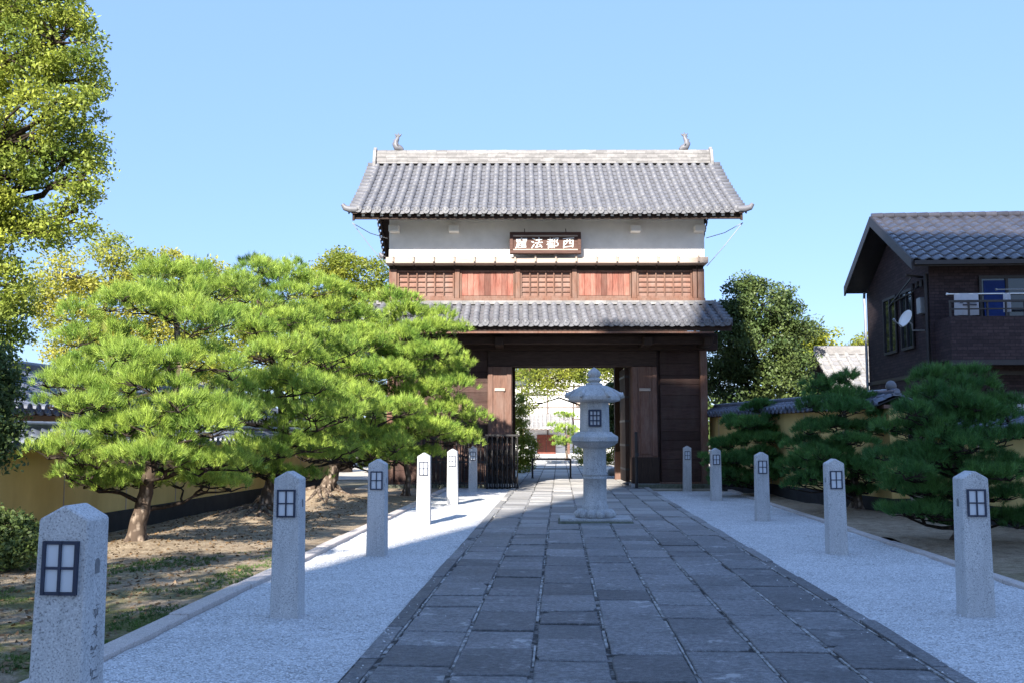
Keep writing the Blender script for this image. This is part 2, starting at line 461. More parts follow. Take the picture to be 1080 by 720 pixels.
def sheet(name, mat, u0, u1, v0, v1, nu, nv, hfun):
    vs, fs = [], []
    for j in range(nv + 1):
        for i in range(nu + 1):
            u = u0 + (u1 - u0) * i / nu; v = v0 + (v1 - v0) * j / nv
            p = pl(u, v); p.z = hfun(p.x, p.y, u, v); vs.append(p)
    for j in range(nv):
        for i in range(nu):
            a = j * (nu + 1) + i; fs.append((a, a + 1, a + nu + 2, a + nu + 1))
    b = MB(); b.add(vs, fs, True)
    o = b.build(name, mat, fixn=False); o['kind'] = 'structure'; return o

from mathutils import noise as mnoise
MOUNDS = [(-4.45, 18.0, 1.1, 0.24), (-4.15, 21.8, 1.2, 0.34), (-5.1, 13.7, 0.8, 0.10), (-2.5, 24.0, 0.8, 0.08), (5.6, 14.0, 0.9, 0.1), (6.3, 19.4, 0.9, 0.12), (6.5, 25.0, 0.9, 0.1)]
def soil_h(x, y, u, v):
    h = -0.012 + 0.03 * mnoise.noise((x * 0.9, y * 0.9, 0)) + 0.012 * mnoise.noise((x * 4, y * 4, 3))
    for (mx, my, r, hh) in MOUNDS:
        d = math.hypot(x - mx, y - my) / r
        if d < 2.5: h += hh * math.exp(-d * d * 1.6)
    return h
def lerp(a, b, t): return a + (b - a) * t
sheet('soil_bed', MAT['soil'], -9.5, -3.75, 1, 29.0, 60, 170, soil_h)
sheet('soil_bed', MAT['soil'], 4.04, 9.5, 1, 29.5, 50, 150, soil_h)
def grav_h(x, y, u, v): return 0.012 * mnoise.noise((x * 2.2, y * 2.2, 1)) + 0.007 * mnoise.noise((x * 7, y * 7, 5))
sheet('gravel', MAT['gravel'], -3.60, -1.93, -6, 28.4, 20, 260, grav_h)
sheet('gravel', MAT['gravel'], 1.93, 3.92, -6, 27.0, 22, 260, grav_h)
# courtyard ground beyond the gate
b = MB(); b.box(-25, 30, 33.95, 120, -0.05, -0.012); b.build('courtyard_ground', MAT['sand'])['kind'] = 'structure'
b = MB(); b.box(-4.4, 6.8, 28.2, 33.94, -0.05, -0.006); b.build('passage_ground', MAT['sand'])['kind'] = 'structure'

# kerb strips
def kerb(u0, u1, v0, v1, z, mat):
    b = MB(); v = v0
    while v < v1:
        L = random.uniform(1.4, 2.0); e = min(v + L - 0.012, v1)
        m = Matrix.Translation(pl(0, 0)) @ Matrix.Rotation(-PA, 4, 'Z')
        dz = random.uniform(-0.006, 0.006); du = random.uniform(-0.008, 0.008)
        b.box(u0 + du, u1 + du, v, e, -0.08, z + dz, m); v += L
    o = b.build('kerb', mat, bev=0.008); o['kind'] = 'structure'
kerb(-3.77, -3.60, 2, 28.2, 0.045, MAT['kerb_granite'])
kerb(3.92, 4.05, 2, 27.2, 0.035, MAT['kerb_granite'])

# slabs
def slabs():
    b = MB()
    m = Matrix.Translation(pl(0, 0)) @ Matrix.Rotation(-PA, 4, 'Z')
    cols = [-1.93, -1.775, -1.27, -0.76, -0.25, 0.26, 0.77, 1.28, 1.775, 1.93]
    for ci in range(len(cols) - 1):
        border = ci in (0, len(cols) - 2)
        v = -3.0 + random.uniform(0, 0.6)
        while v < 75:
            L = random.uniform(0.95, 1.6) if border else random.choice([random.uniform(0.46, 0.62), random.uniform(0.60, 0.84), random.uniform(0.60, 0.84)])
            g = 0.011
            j = lambda: random.uniform(-0.009, 0.009)
            x0, x1, y0, y1 = cols[ci] + g + random.uniform(0, 0.012), cols[ci + 1] - g - random.uniform(0, 0.012), v + g * 0.8, v + L - g * 0.8
            zt = 0.024 + random.uniform(-0.008, 0.008); tx = random.uniform(-0.006, 0.006); ty = random.uniform(-0.006, 0.006)
            if not (33.9 < v + L and v < 33.0 and False):
                # rough rectangle with slightly wandering edges and one nibbled corner now and then
                pts = []
                nE = 4
                for k in range(nE): pts.append((lerp(x0, x1, k / nE), y0 + j() * 0.7))
                for k in range(nE): pts.append((x1 + j() * 0.5, lerp(y0, y1, k / nE)))
                for k in range(nE): pts.append((lerp(x1, x0, k / nE), y1 + j() * 0.7))
                for k in range(nE): pts.append((x0 + j() * 0.5, lerp(y1, y0, k / nE)))
                if random.random() < 0.22 and not border:
                    q = random.choice([0, 4, 8, 12]); cx, cy = (x0 + x1) / 2, (y0 + y1) / 2
                    f = random.uniform(0.08, 0.2); pts[q] = (lerp(pts[q][0], cx, f), lerp(pts[q][1], cy, f))
                n = len(pts)
                def zz(p): return zt + tx * (p[0] - x0) / 0.5 + ty * (p[1] - y0) / 0.7
                cx, cy = (x0 + x1) / 2, (y0 + y1) / 2
                inner = [(p[0] + (cx - p[0]) * 0.035, p[1] + (cy - p[1]) * 0.03) for p in pts]
                vs = [m @ Vector((p[0], p[1], -0.03)) for p in pts] + [m @ Vector((p[0], p[1], zz(p) - 0.006)) for p in pts] + [m @ Vector((p[0], p[1], zz(p))) for p in inner]
                fs = [tuple(range(2 * n, 3 * n))]
                for k in range(n):
                    k2 = (k + 1) % n
                    fs.append((k, k2, n + k2, n + k)); fs.append((n + k, n + k2, 2 * n + k2, 2 * n + k))
                b.add(vs, fs)
            v += L
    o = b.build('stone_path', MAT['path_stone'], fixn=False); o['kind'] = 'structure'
slabs()
m_path = Matrix.Translation(pl(0, 0)) @ Matrix.Rotation(-PA, 4, 'Z')
MB().box(-1.926, 1.926, -4, 76, -0.04, 0.009, m_path).build('path_bed', MAT['path_joint'])['kind'] = 'structure'
b = MB()
for u in (-1.775, -1.27, -0.76, -0.25, 0.26, 0.77, 1.28, 1.775):      # patchy mortar left in the long joints
    v = -3.0
    while v < 33:
        L = random.uniform(0.15, 0.9)
        if random.random() < 0.72:
            w = random.uniform(0.006, 0.013); o = random.uniform(-0.004, 0.004); z = random.uniform(0.017, 0.0235)
            b.box(u + o - w, u + o + w, v, v + L, 0.0, z, m_path)
        v += L + random.uniform(0.0, 0.2)
b.build('path_mortar', MAT['path_mortar'])['kind'] = 'structure'

# ------------------------------------------------------------------ tiled roofs
def roof_curve(y0, z0, y1, z1, sag):
    """ridge (y0,z0) -> eave (y1,z1), hollow curve"""
    def f(t):
        return y0 + (y1 - y0) * t, z0 + (z1 - z0) * ((1 + sag) * t - sag * t * t)
    return f

def tile_slope(b, x0, x1, curve, pitch, r, ncourse, eave=True, lift=None, end_r=1.12):
    n = max(1, round((x1 - x0) / pitch)); pitch = (x1 - x0) / n
    def frame(t):
        y, z = curve(t); ya, za = curve(min(t + 0.01, 1.0)); yb, zb = curve(max(t - 0.01, 0.0))
        d = Vector((0, ya - yb, za - zb)).normalized(); nn = Vector((0, -d.z, d.y))
        if nn.z < 0: nn = -nn
        return Vector((0, y, z)), d, nn
    fr = [frame(k / ncourse) for k in range(ncourse + 1)]
    lz = (lambda x, t: 0.0) if lift is None else lift
    for i in range(n + 1):
        x = x0 + pitch * i
        if i <= n:                                             # cover tiles
            for k in range(ncourse):
                (p0, d0, n0), (p1, d1, n1) = fr[k], fr[k + 1]
                jx = random.uniform(-0.006, 0.006); jr = random.uniform(0.97, 1.03)
                vs = []
                for (p, nn, rr, ex, t) in ((p0, n0, r * 0.93 * jr, 0.0, k / ncourse), (p1 + d1 * 0.02, n1, r * 1.04 * jr, 0.012, (k + 1) / ncourse)):
                    for q in range(7):
                        a = math.pi * q / 6
                        vs.append(p + Vector((x + jx + math.cos(a) * rr, 0, lz(x, t))) + nn * (math.sin(a) * rr + ex + 0.01))
                fs = [(q, q + 1, q + 8, q + 7) for q in range(6)] + [tuple(range(7, 14))]
                b.add(vs, fs, True)
            if eave:                                           # round end tile with rim and boss
                p, d, nn = fr[-1]; c = p + Vector((x, 0, lz(x, 1))) + nn * r * 0.35 + d * 0.035
                out = Vector((0, d.y, 0)).normalized(); upv = Vector((0, 0, 1)); R1 = r * end_r
                ring = [(1.0, -0.06), (1.0, 0.012), (0.78, 0.012), (0.72, -0.008), (0.3, -0.008), (0.22, 0.006), (0.02, 0.008)]
                vs, N = [], 12
                for (rr, o) in ring:
                    for q in range(N):
                        a = 2 * math.pi * q / N
                        vs.append(c + Vector((math.cos(a) * R1 * rr, 0, 0)) + upv * math.sin(a) * R1 * rr + out * o)
                fs = [(s * N + q, s * N + (q + 1) % N, (s + 1) * N + (q + 1) % N, (s + 1) * N + q) for s in range(len(ring) - 1) for q in range(N)]
                fs.append(tuple(range((len(ring) - 1) * N, len(ring) * N)))
                b.add(vs, fs)
        if i < n:                                              # pan tiles
            for k in range(ncourse):
                (p0, d0, n0), (p1, d1, n1) = fr[k], fr[k + 1]
                vs = []
                for (p, nn, ex, t) in ((p0, n0, 0.0, k / ncourse), (p1, n1, 0.026, (k + 1) / ncourse), (p1, n1, -0.002, (k + 1) / ncourse)):
                    for q in range(5):
                        s = q / 4; dip = -0.032 * math.sin(math.pi * s) * (pitch / 0.27)
                        vs.append(p + Vector((x + pitch * s, 0, lz(x, t))) + nn * (dip + ex + 0.02))
                fs = [(q, q + 1, q + 6, q + 5) for q in range(4)] + [(5 + q, 6 + q, 11 + q, 10 + q) for q in range(4)]
                b.add(vs, fs, False)
            if eave:
                p, d, nn = fr[-1]; vs = []
                for (o, dz) in ((0.0, 0.03), (0.02, 0.03), (0.02, -0.05), (0.0, -0.05)):
                    for q in range(5):
                        s = q / 4; dip = -0.05 * math.sin(math.pi * s) * (pitch / 0.27)
                        vs.append(p + Vector((x + pitch * s, d.y * o, dip + dz + lz(x, 1))))
                fs = [(s * 5 + q, s * 5 + q + 1, ((s + 1) % 4) * 5 + q + 1, ((s + 1) % 4) * 5 + q) for s in range(4) for q in range(4)]
                b.add(vs, fs)

def verge_tiles(b, x, side, curve, n, r=0.085, L=0.30):
    """short cover tiles laid crosswise along the verge"""
    for k in range(n):
        t = (k + 0.5) / n; y, z = curve(t)
        ya, za = curve(min(t + 0.02, 1)); yb, zb = curve(max(t - 0.02, 0)); d = Vector((0, ya - yb, za - zb)).normalized(); nn = Vector((0, -d.z, d.y))
        if nn.z < 0: nn = -nn
        vs = []
        for (xx, rr) in ((0, r), (L * side, r * 1.05)):
            for q in range(7):
                a = math.pi * q / 6
                vs.append(Vector((x + xx, y, z)) + d * math.cos(a) * rr + nn * (math.sin(a) * rr + 0.02))
        b.add(vs, [(q, q + 1, q + 8, q + 7) for q in range(6)] + [tuple(range(7, 14))], True)
        m = Matrix.Translation(Vector((x + L * side, y, z))) 
        # hanging verge face below the cover tile
        vs = [Vector((x + L * side, y, z)) + d * s + nn * o for s, o in ((-r*1.2, 0.0), (r*1.2, 0.0), (r*1.2, -0.10), (-r*1.2, -0.10))]
        vs += [v + Vector((-0.03 * side, 0, 0)) for v in vs]
        b.add(vs, [(0,1,2,3), (7,6,5,4), (0,4,5,1), (1,5,6,2), (2,6,7,3), (3,7,4,0)])

def slope_board(b, x0, x1, curve, n, thick, drop, t0=0.0, t1=1.0):
    """deck following the roof curve, underside of the tiles"""
    pts = [curve(lerp(t0, t1, k / n)) for k in range(n + 1)]
    vs, fs = [], []
    for (y, z) in pts:
        for x in (x0, x1):
            vs.append((x, y, z - drop)); vs.append((x, y, z - drop - thick))
    for k in range(n):
        a = k * 4; c = a + 4
        fs += [(a, a+2, c+2, c), (a+1, c+1, c+3, a+3), (a, c, c+1, a+1), (a+2, a+3, c+3, c+2)]
    fs += [(0, 1, 3, 2), (n*4, n*4+2, n*4+3, n*4+1)]
    b.add(vs, fs)

# ------------------------------------------------------------------ the gate
GX, GY = 1.01, 28.6
def build_gate():
    G = thing('temple_gate', 'two storey temple gate with grey tiled roofs above a dark timber passage', 'gate', (GX, GY, 0), R(-0.35))
    gx = lambda px: (px - 540) * 0.02765 - GX        # photo column -> gate x (front wall)
    # ---- upper roof
    X0, X1 = -5.62, 5.60
    yr, ye_f, ye_b = 2.65, -1.10, 6.45
    zr, ze = 10.12, 7.74
    cf = roof_curve(yr, zr, ye_f, ze, 0.16); cb = roof_curve(yr, zr, ye_b, ze, 0.16)
    lift = lambda x, t: 0.05 * t * (abs(x) / 5.6) ** 5
    rb = MB()
    tile_slope(rb, X0 + 0.30, X1 - 0.30, cf, 0.272, 0.088, 13, lift=lift)
    tile_slope(rb, X0 + 0.30, X1 - 0.30, cb, 0.272, 0.088, 11, lift=lift)
    for c in (cf, cb):
        verge_tiles(rb, X0 + 0.30, -1, c, 15); verge_tiles(rb, X1 - 0.30, 1, c, 15)
    roof = rb.build('upper_roof', MAT['grey_tile'], G, fixn=False)
    dk = MB()
    slope_board(dk, X0 + 0.10, X1 - 0.10, cf, 8, 0.04, 0.035); slope_board(dk, X0 + 0.10, X1 - 0.10, cb, 8, 0.04, 0.035)
    dk.build('roof_deck', MAT['dark_wood_across'], roof)
    for ya in (ye_f + 0.13, ye_b - 0.19):
        fs_ = MB(); fs_.box(X0 + 0.12, X1 - 0.12, ya, ya + 0.06, ze - 0.20, ze - 0.01); fs_.build('eave_board', MAT['dark_wood'], roof)  # dark colour stands in for the shadow gap under the eave tiles
    # rafters coated in plaster
    n = 40
    for c in (cf, cb):
        rf = MB()
        for k in range(n + 1):
            x = lerp(-5.2, 5.2, k / n); y0, z0 = c(0.62); y1, z1 = c(0.975)
            rf.bar((x, y0, z0 - 0.13), (x, y1, z1 - 0.13), 0.085, 0.10)
        rf.build('rafters', MAT['plaster'], roof)
    # bargeboards of the gables
    for sx in (X0 + 0.12, X1 - 0.18):
        for c in (cf, cb):
            bb = MB(); slope_board(bb, sx, sx + 0.06, c, 10, 0.24, 0.055, 0.0, 0.985)
            bb.build('bargeboard', MAT['dark_wood'], roof)
    # gable walls
    for sx in (-4.52, 4.46):
        gw = MB(); gw.prism([(cf(0.66)[0], cf(0.66)[1] - 0.1), (yr, zr - 0.12), (cb(0.66)[0], cb(0.66)[1] - 0.1)], sx, sx + 0.06, axis='x')
        gw.build('gable_wall', MAT['plaster'], G)
    # corner tiles turned up
    for sx, s in ((X0, -1), (X1, 1)):
        for ye, so in ((ye_f, -1), (ye_b, 1)):
            cm = MB()
            cm.tube([(sx - s*0.26, ye - so*0.02, ze + 0.05), (sx - s*0.06, ye, ze + 0.05), (sx + s*0.08, ye + so*0.01, ze + 0.09), (sx + s*0.15, ye + so*0.02, ze + 0.19)], [0.10, 0.10, 0.085, 0.055], 10)
            cm.build('corner_tile', MAT['grey_tile'], roof)
    # ridge: courses of flat tiles and a round top
    rd = MB()
    rx0, rx1 = -5.36, 5.28
    z = zr - 0.03
    for k in range(6):
        w = 0.20 - 0.012 * k + (0.02 if k % 2 else 0)
        xx = rx0
        while xx < rx1:
            L = random.uniform(0.28, 0.36); e = min(xx + L, rx1)
            rd.box(xx, e - 0.003, yr - w, yr + w, z + random.uniform(-0.003, 0.003), z + 0.062); xx += L
        z += 0.064
    xx = rx0
    while xx < rx1:
        L = 0.32; e = min(xx + L, rx1)
        rd.tube([(xx, yr, z + 0.015), (e - 0.004, yr, z + 0.015)], [0.085, 0.092], 10); xx += L
    ridge = rd.build('ridge', MAT['ridge_tile'], roof)
    ztop = z + 0.10
    for x, s in ((rx0 - 0.05, -1), (rx1 + 0.05, 1)):
        on = MB()
        prof = [(-0.30, -0.20), (0.30, -0.20), (0.33, 0.02), (0.24, 0.20), (0.20, 0.40), (0.10, 0.46), (0.05, 0.54), (0.0, 0.50), (-0.05, 0.54), (-0.10, 0.46), (-0.20, 0.40), (-0.24, 0.20), (-0.33, 0.02)]
        on.prism([(yr + p[0], zr + p[1]) for p in prof], x - 0.05, x + 0.05, axis='x')
        o = on.build('ridge_end_tile', MAT['ridge_tile'], roof, bev=0.012)
    # fish ornaments, heads down on the ridge and tails up
    for x, s in ((gx(408.5) + 0.32 * -0.15, 1), (gx(729) + 0.30, -1)):
        fo = MB()
        P = [(x + s*0.16, yr, ztop + 0.00), (x + s*0.08, yr, ztop + 0.05), (x - s*0.02, yr, ztop + 0.09), (x - s*0.08, yr, ztop + 0.19), (x - s*0.055, yr, ztop + 0.30), (x + s*0.0, yr, ztop + 0.40), (x + s*0.02, yr, ztop + 0.47)]
        fo.tube(P, [0.06, 0.105, 0.125, 0.105, 0.08, 0.052, 0.03], 10)
        for dx, dz, w in ((-0.12, 0.12, 0.03), (0.0, 0.16, 0.03), (0.11, 0.11, 0.03)):       # tail fan
            a = Vector((x + s*0.01, yr, ztop + 0.42)); t = a + Vector((s*dx, 0, dz))
            fo.tube([a, (a + t) / 2 + Vector((0, 0, 0.01)), t], [0.02, 0.035, 0.006], 6)
        for k in range(4):                                                                   # back fins
            a = Vector(P[2 + min(k, 3)]); t = a + Vector((-s*0.11, 0, 0.05)); fo.tube([a, t], [0.04, 0.006], 6)
        for yy in (-1, 1):
            a = Vector((x + s*0.03, yr + yy*0.07, ztop + 0.09)); fo.tube([a, a + Vector((-s*0.05, yy*0.11, 0.08))], [0.035, 0.008], 6)
        fo.build('fish_ornament', MAT['grey_tile'], roof)
    # ---- upper storey
    XL, XR = gx(410), gx(743)
    W = MB(); W.box(XL, XR, 0.10, 5.2, 6.60, 7.95); up = W.build('upper_wall', MAT['plaster'], G)
    for px in (416, 479, 670, 737):
        cb_ = MB(); cb_.box(gx(px) - 0.15, gx(px) + 0.15, -0.22, 0.098, 7.34, 7.54)
        cb_.build('corbel', MAT['plaster'], up, bev=0.02)
    # projecting band with peg ends
    bd = MB(); bd.box(XL - 0.06, XR + 0.06, -0.16, 5.3, 6.42, 6.598); band = bd.build('sill_band', MAT['pale_wood'], G, bev=0.012)
    px = 415.5
    while px < 742:
        pg = MB()
        pg.tube([(gx(px), -0.14, 6.615), (gx(px), -0.22, 6.615)], [0.034, 0.034], 8); pg.box(gx(px) - 0.024, gx(px) + 0.024, -0.21, -0.162, 6.46, 6.60)
        px += 21.3
        pg.build('peg', MAT['pale_wood'], band)
    # dark head rail with hooks in the shadow under the band
    hr = MB(); hr.box(XL, XR, 0.30, 5.0, 6.26, 6.418)
    px = 415.5
    while px < 742:
        hr.tube([(gx(px), 0.10, 6.40), (gx(px), 0.10, 6.31)], 0.03, 6); px += 21.3
    hr.build('head_rail', MAT['dark_wood_across'], G)
    core = MB(); core.box(XL + 0.05, XR - 0.05, 0.36, 5.0, 5.1, 6.26); core.build('upper_room_wall', MAT['dark_wood'], G)
    sl = MB(); sl.box(XL - 0.02, XR + 0.02, 0.16, 5.05, 5.27, 5.44); sl.build('window_sill_beam', MAT['brown_wood'], G, bev=0.012)
    # posts
    for px, w in ((414, 0.22), (482, 0.14), (546, 0.14), (606, 0.14), (669, 0.14), (733, 0.12), (739.5, 0.19)):
        p = MB(); p.box(gx(px) - w/2, gx(px) + w/2, 0.18, 0.36, 5.44, 6.30); p.build('upper_post', MAT['brown_wood'], G, bev=0.008)
    bays = [('lattice', 418.5, 479), ('board', 485, 543), ('lattice', 548.5, 603), ('board', 609, 666), ('lattice', 672, 730.5)]
    for kind, a, c in bays:
        x0, x1 = gx(a), gx(c)
        if kind == 'board':
            p = MB(); nb = 9
            for k in range(nb):
                p.box(lerp(x0 + 0.05, x1 - 0.05, k / nb) + 0.003, lerp(x0 + 0.05, x1 - 0.05, (k + 1) / nb) - 0.003, 0.25 + random.uniform(-0.006, 0.006), 0.33, 5.53, 6.22)
            o = p.build('board_shutter', MAT['red_boards'], G, bev=0.004)
        else:
            p = MB(); nb = 5
            for k in range(nb):
                p.box(x0 + 0.05, x1 - 0.05, 0.29, 0.34, lerp(5.52, 6.23, k / nb) + 0.003, lerp(5.52, 6.23, (k + 1) / nb) - 0.003)
            o = p.build('lattice_shutter', MAT['weathered_boards'], G)
            q = MB(); nv = 6
            for k in range(1, nv):
                x = lerp(x0 + 0.05, x1 - 0.05, k / nv); q.box(x - 0.018, x + 0.018, 0.225, 0.262, 5.50, 6.24)
            for k in range(1, 5):
                zz = lerp(5.50, 6.24, k / 5); q.box(x0 + 0.05, x1 - 0.05, 0.258, 0.288, zz - 0.016, zz + 0.016)
            q.build('lattice_bars', MAT['brown_wood'], o)
        fr = MB(); fr.box(x0, x1, 0.225, 0.30, 6.22, 6.27); fr.box(x0, x1, 0.225, 0.30, 5.44, 5.52); fr.box(x0, x0 + 0.05, 0.225, 0.30, 5.52, 6.22); fr.box(x1 - 0.05, x1, 0.225, 0.30, 5.52, 6.22)
        fr.build('shutter_frame', MAT['brown_wood'], o, bev=0.006)
    # ---- lower roof
    lx0, lx1 = -5.0, 5.0
    lr = MB(); LE = -1.75; cl = roof_curve(0.14, 5.27, LE, 4.50, 0.10); lrb = roof_curve(5.06, 5.27, 6.85, 4.50, 0.10)
    tile_slope(lr, lx0, lx1 - 0.16, cl, 0.272, 0.088, 6); tile_slope(lr, lx0, lx1 - 0.16, lrb, 0.272, 0.088, 6)
    verge_tiles(lr, lx1 - 0.16, 1, cl, 6, 0.08, 0.16); verge_tiles(lr, lx0, -1, cl, 6, 0.08, 0.16)
    low = lr.build('lower_roof', MAT['grey_tile'], G, fixn=False)
    fl = MB(); xx = lx0
    while xx < lx1 - 0.1:
        fl.box(xx, min(xx + 0.32, lx1 - 0.1) - 0.004, -0.06, 0.155, 5.235, 5.30); fl.box(xx, min(xx + 0.32, lx1 - 0.1) - 0.004, 0.0, 0.155, 5.302, 5.35); xx += 0.32
    fl.build('flashing_tiles', MAT['ridge_tile'], low)
    ld = MB(); slope_board(ld, lx0 + 0.03, lx1 - 0.03, cl, 5, 0.04, 0.035); slope_board(ld, lx0 + 0.03, lx1 - 0.03, lrb, 5, 0.04, 0.035); ld.build('roof_deck', MAT['dark_wood_across'], low)
    le = MB(); le.box(lx0 + 0.02, lx1 - 0.02, LE + 0.12, LE + 0.18, 4.30, 4.50); le.build('eave_board', MAT['dark_wood_across'], low)
    lb = MB(); lb.box(lx0 + 0.02, lx1 - 0.5, LE + 0.10, LE + 0.20, 4.235, 4.285); lb.build('eave_batten', MAT['brown_wood'], low)
    lf = MB()
    for k in range(27):
        x = lerp(lx0 + 0.2, lx1 - 0.2, k / 26); y0, z0 = cl(0.05); y1, z1 = cl(0.93)
        lf.bar((x, y0, z0 - 0.12), (x, y1, z1 - 0.12), 0.09, 0.11)
    lf.build('rafters', MAT['dark_wood'], low)
    # ---- lower storey: beams, posts, boarded walls, doors
    OL, OR = 0.0 - GX, 3.33 - GX
    bm_ = MB(); bm_.box(XL - 0.35, XR + 0.32, 0.02, 0.48, 3.92, 4.40); bm_.box(XL - 0.2, XR + 0.15, -0.85, -0.62, 4.02, 4.24)
    bm_.build('main_beam', MAT['dark_wood_across'], G, bev=0.02)
    for x in (XL + 0.15, OL - 0.35, OR + 0.45, XR - 0.15):
        a = MB(); a.box(x - 0.13, x + 0.13, -1.15, 0.02, 3.96, 4.20); a.build('bracket_arm', MAT['dark_wood'], G, bev=0.02)
    lt = MB(); lt.box(OL - 0.70, OR + 0.85, 0.05, 0.42, 3.46, 3.915); lt.build('lintel', MAT['dark_wood_across'], G, bev=0.015)
    ce = MB(); ce.box(XL, XR, 0.48, 5.1, 4.18, 4.42); ce.build('passage_ceiling', MAT['dark_wood_across'], G)
    rbm = MB(); rbm.box(XL - 0.1, XR + 0.1, 4.9, 5.25, 3.75, 4.18); rbm.build('rear_beam', MAT['dark_wood_across'], G)
    for x0, x1 in ((OL - 0.70, OL), (OR + 0.12, OR + 0.84)):
        p = MB(); p.box(x0, x1, 0.0, 0.46, 0.12, 3.455)
        post = p.build('gate_post', MAT['post_wood'], G, bev=0.012)
        w = x1 - x0
        q = MB(); q.box(x0 + 0.02, x0 + 0.15, -0.035, -0.002, 0.90, 3.44); q.build('post_strip', MAT['post_wood'], post, bev=0.006); q = MB(); q.box(x1 - 0.15, x1 - 0.02, -0.035, -0.002, 0.90, 3.44); q.build('post_strip', MAT['post_wood'], post, bev=0.006)
        q = MB(); q.box(x0 + 0.23, x1 - 0.23, -0.028, -0.002, 0.95, 2.74); q.build('post_panel', MAT['post_wood'], post, bev=0.006)
        q = MB(); q.box(x0 + 0.20, x1 - 0.20, -0.06, -0.002, 2.745, 2.83); q.build('panel_cap', MAT['pale_wood'], post, bev=0.008)
        q = MB(); q.box(x0 - 0.03, x1 + 0.03, -0.045, -0.003, 0.10, 0.86); q.build('post_skirting', MAT['dark_wood'], post, bev=0.01)
        q = MB(); q.box(x0 - 0.06, x1 + 0.06, -0.06, 0.52, 0.0, 0.118); q.build('post_stone', MAT['lantern_granite'], post, bev=0.015)
    # boarded walls either side
    for x0, x1 in ((XL, OL - 0.705), (OR + 0.845, XR)):
        p = MB(); z = 0.16
        while z < 3.9:
            h = random.uniform(0.26, 0.36); e = min(z + h, 3.915)
            p.box(x0 + 0.10, x1 - (0.10 if x1 > 3 else 0.0), 0.14 + random.uniform(-0.006, 0.006), 0.22, z + 0.003, e - 0.003); z += h
        p.box(x0 + 0.02, x1 - 0.02, 0.222, 0.26, 0.1, 3.915)
        wl = p.build('boarded_wall', MAT['wall_boards'], G, bev=0.004)
        q = MB(); q.box(x0, x1, 0.09, 0.30, 0.02, 0.158); q.build('ground_sill', MAT['brown_wood'], wl, bev=0.01)
    for px in (XL, XR - 0.20):
        p = MB(); p.box(px, px + 0.20, 0.0, 0.36, 0.02, 3.915); p.build('corner_post', MAT['brown_wood'], G, bev=0.012)
    dw = MB(); dw.box(XL + 0.9, XL + 1.02, 0.06, 0.138, 0.16, 2.3); dw.box(XL + 2.05, XL + 2.17, 0.06, 0.138, 0.16, 2.3); dw.box(XL + 0.9, XL + 2.17, 0.055, 0.137, 2.302, 2.42); dw.build('side_door_frame', MAT['brown_wood'], G)
    # side walls of the passage and rear posts
    for x, s in ((OL - 0.55, -1), (OR + 0.55, 1)):
        p = MB(); p.box(x - 0.06, x + 0.06, 0.47, 4.9, 0.05, 4.178); p.build('passage_wall', MAT['dark_wood'], G)
    for x in (OL - 0.22, OR + 0.08):
        p = MB(); p.box(x, x + 0.30, 4.75, 5.08, 0.95, 3.745); rp = p.build('rear_post', MAT['dark_wood'], G, bev=0.01)
        q = MB(); q.box(x - 0.01, x + 0.31, 4.74, 5.09, 0.0, 0.945); q.build('post_splice', MAT['post_wood'], rp, bev=0.01)
    for x, s in ((OL - 0.06, 1), (OR + 0.02, -1)):           # door leaves folded back
        p = MB(); p.box(x - 0.05, x + 0.07, 0.55, 2.05, 0.14, 3.44); d = p.build('door_leaf', MAT['dark_wood'], G, bev=0.006)
        q = MB()
        for z in (0.5, 1.2, 1.9, 2.6, 3.2): q.box(x - 0.058, x + 0.078, 0.545, 2.055, z - 0.03, z + 0.03)
        q.build('iron_strap', MAT['black_metal'], d)
    for xa, xb in ((XL, OL - 0.62), (OR + 0.62, XR)):
        rw = MB(); rw.box(xa, xb, 4.95, 5.07, 0.05, 3.745); rw.build('rear_wall', MAT['brown_wood'], G)
    # stone plinth along the right front
    pl_ = MB(); xx = OR + 0.18
    while xx < XR + 1.1:
        L = random.uniform(0.5, 0.8); pl_.box(xx, xx + L - 0.01, -0.30, -0.07, -0.05, 0.12 + random.uniform(-0.01, 0.01)); xx += L
    pl_.build('stone_plinth', MAT['mossy_stone'], G, bev=0.015)
    pl2 = MB(); xx = XL - 0.3
    while xx < OL - 0.75:
        L = random.uniform(0.5, 0.8); pl2.box(xx, xx + L - 0.01, -0.30, -0.07, -0.05, 0.10 + random.uniform(-0.01, 0.01)); xx += L
    pl2.build('stone_plinth', MAT['mossy_stone'], G, bev=0.015)
    # netting stays under the eave ends
    for s, x in ((-1, XL), (1, XR)):
        nt = MB()
        A = Vector((x + s*0.92, ye_f + 0.25, 7.45)); B = Vector((x + s*0.04, 0.0, 6.35))
        nt.tube([A, (A + B) / 2 + Vector((0, 0, -0.03)), B], 0.011, 5)
        C = Vector((x + s*0.04, 0.0, 7.18)); nt.tube([A, (A + C) / 2 + Vector((0, 0, -0.07)), C], 0.012, 5)
        nt.build('net_stay', MAT['net_cord'], G)
    return G
gate = build_gate()

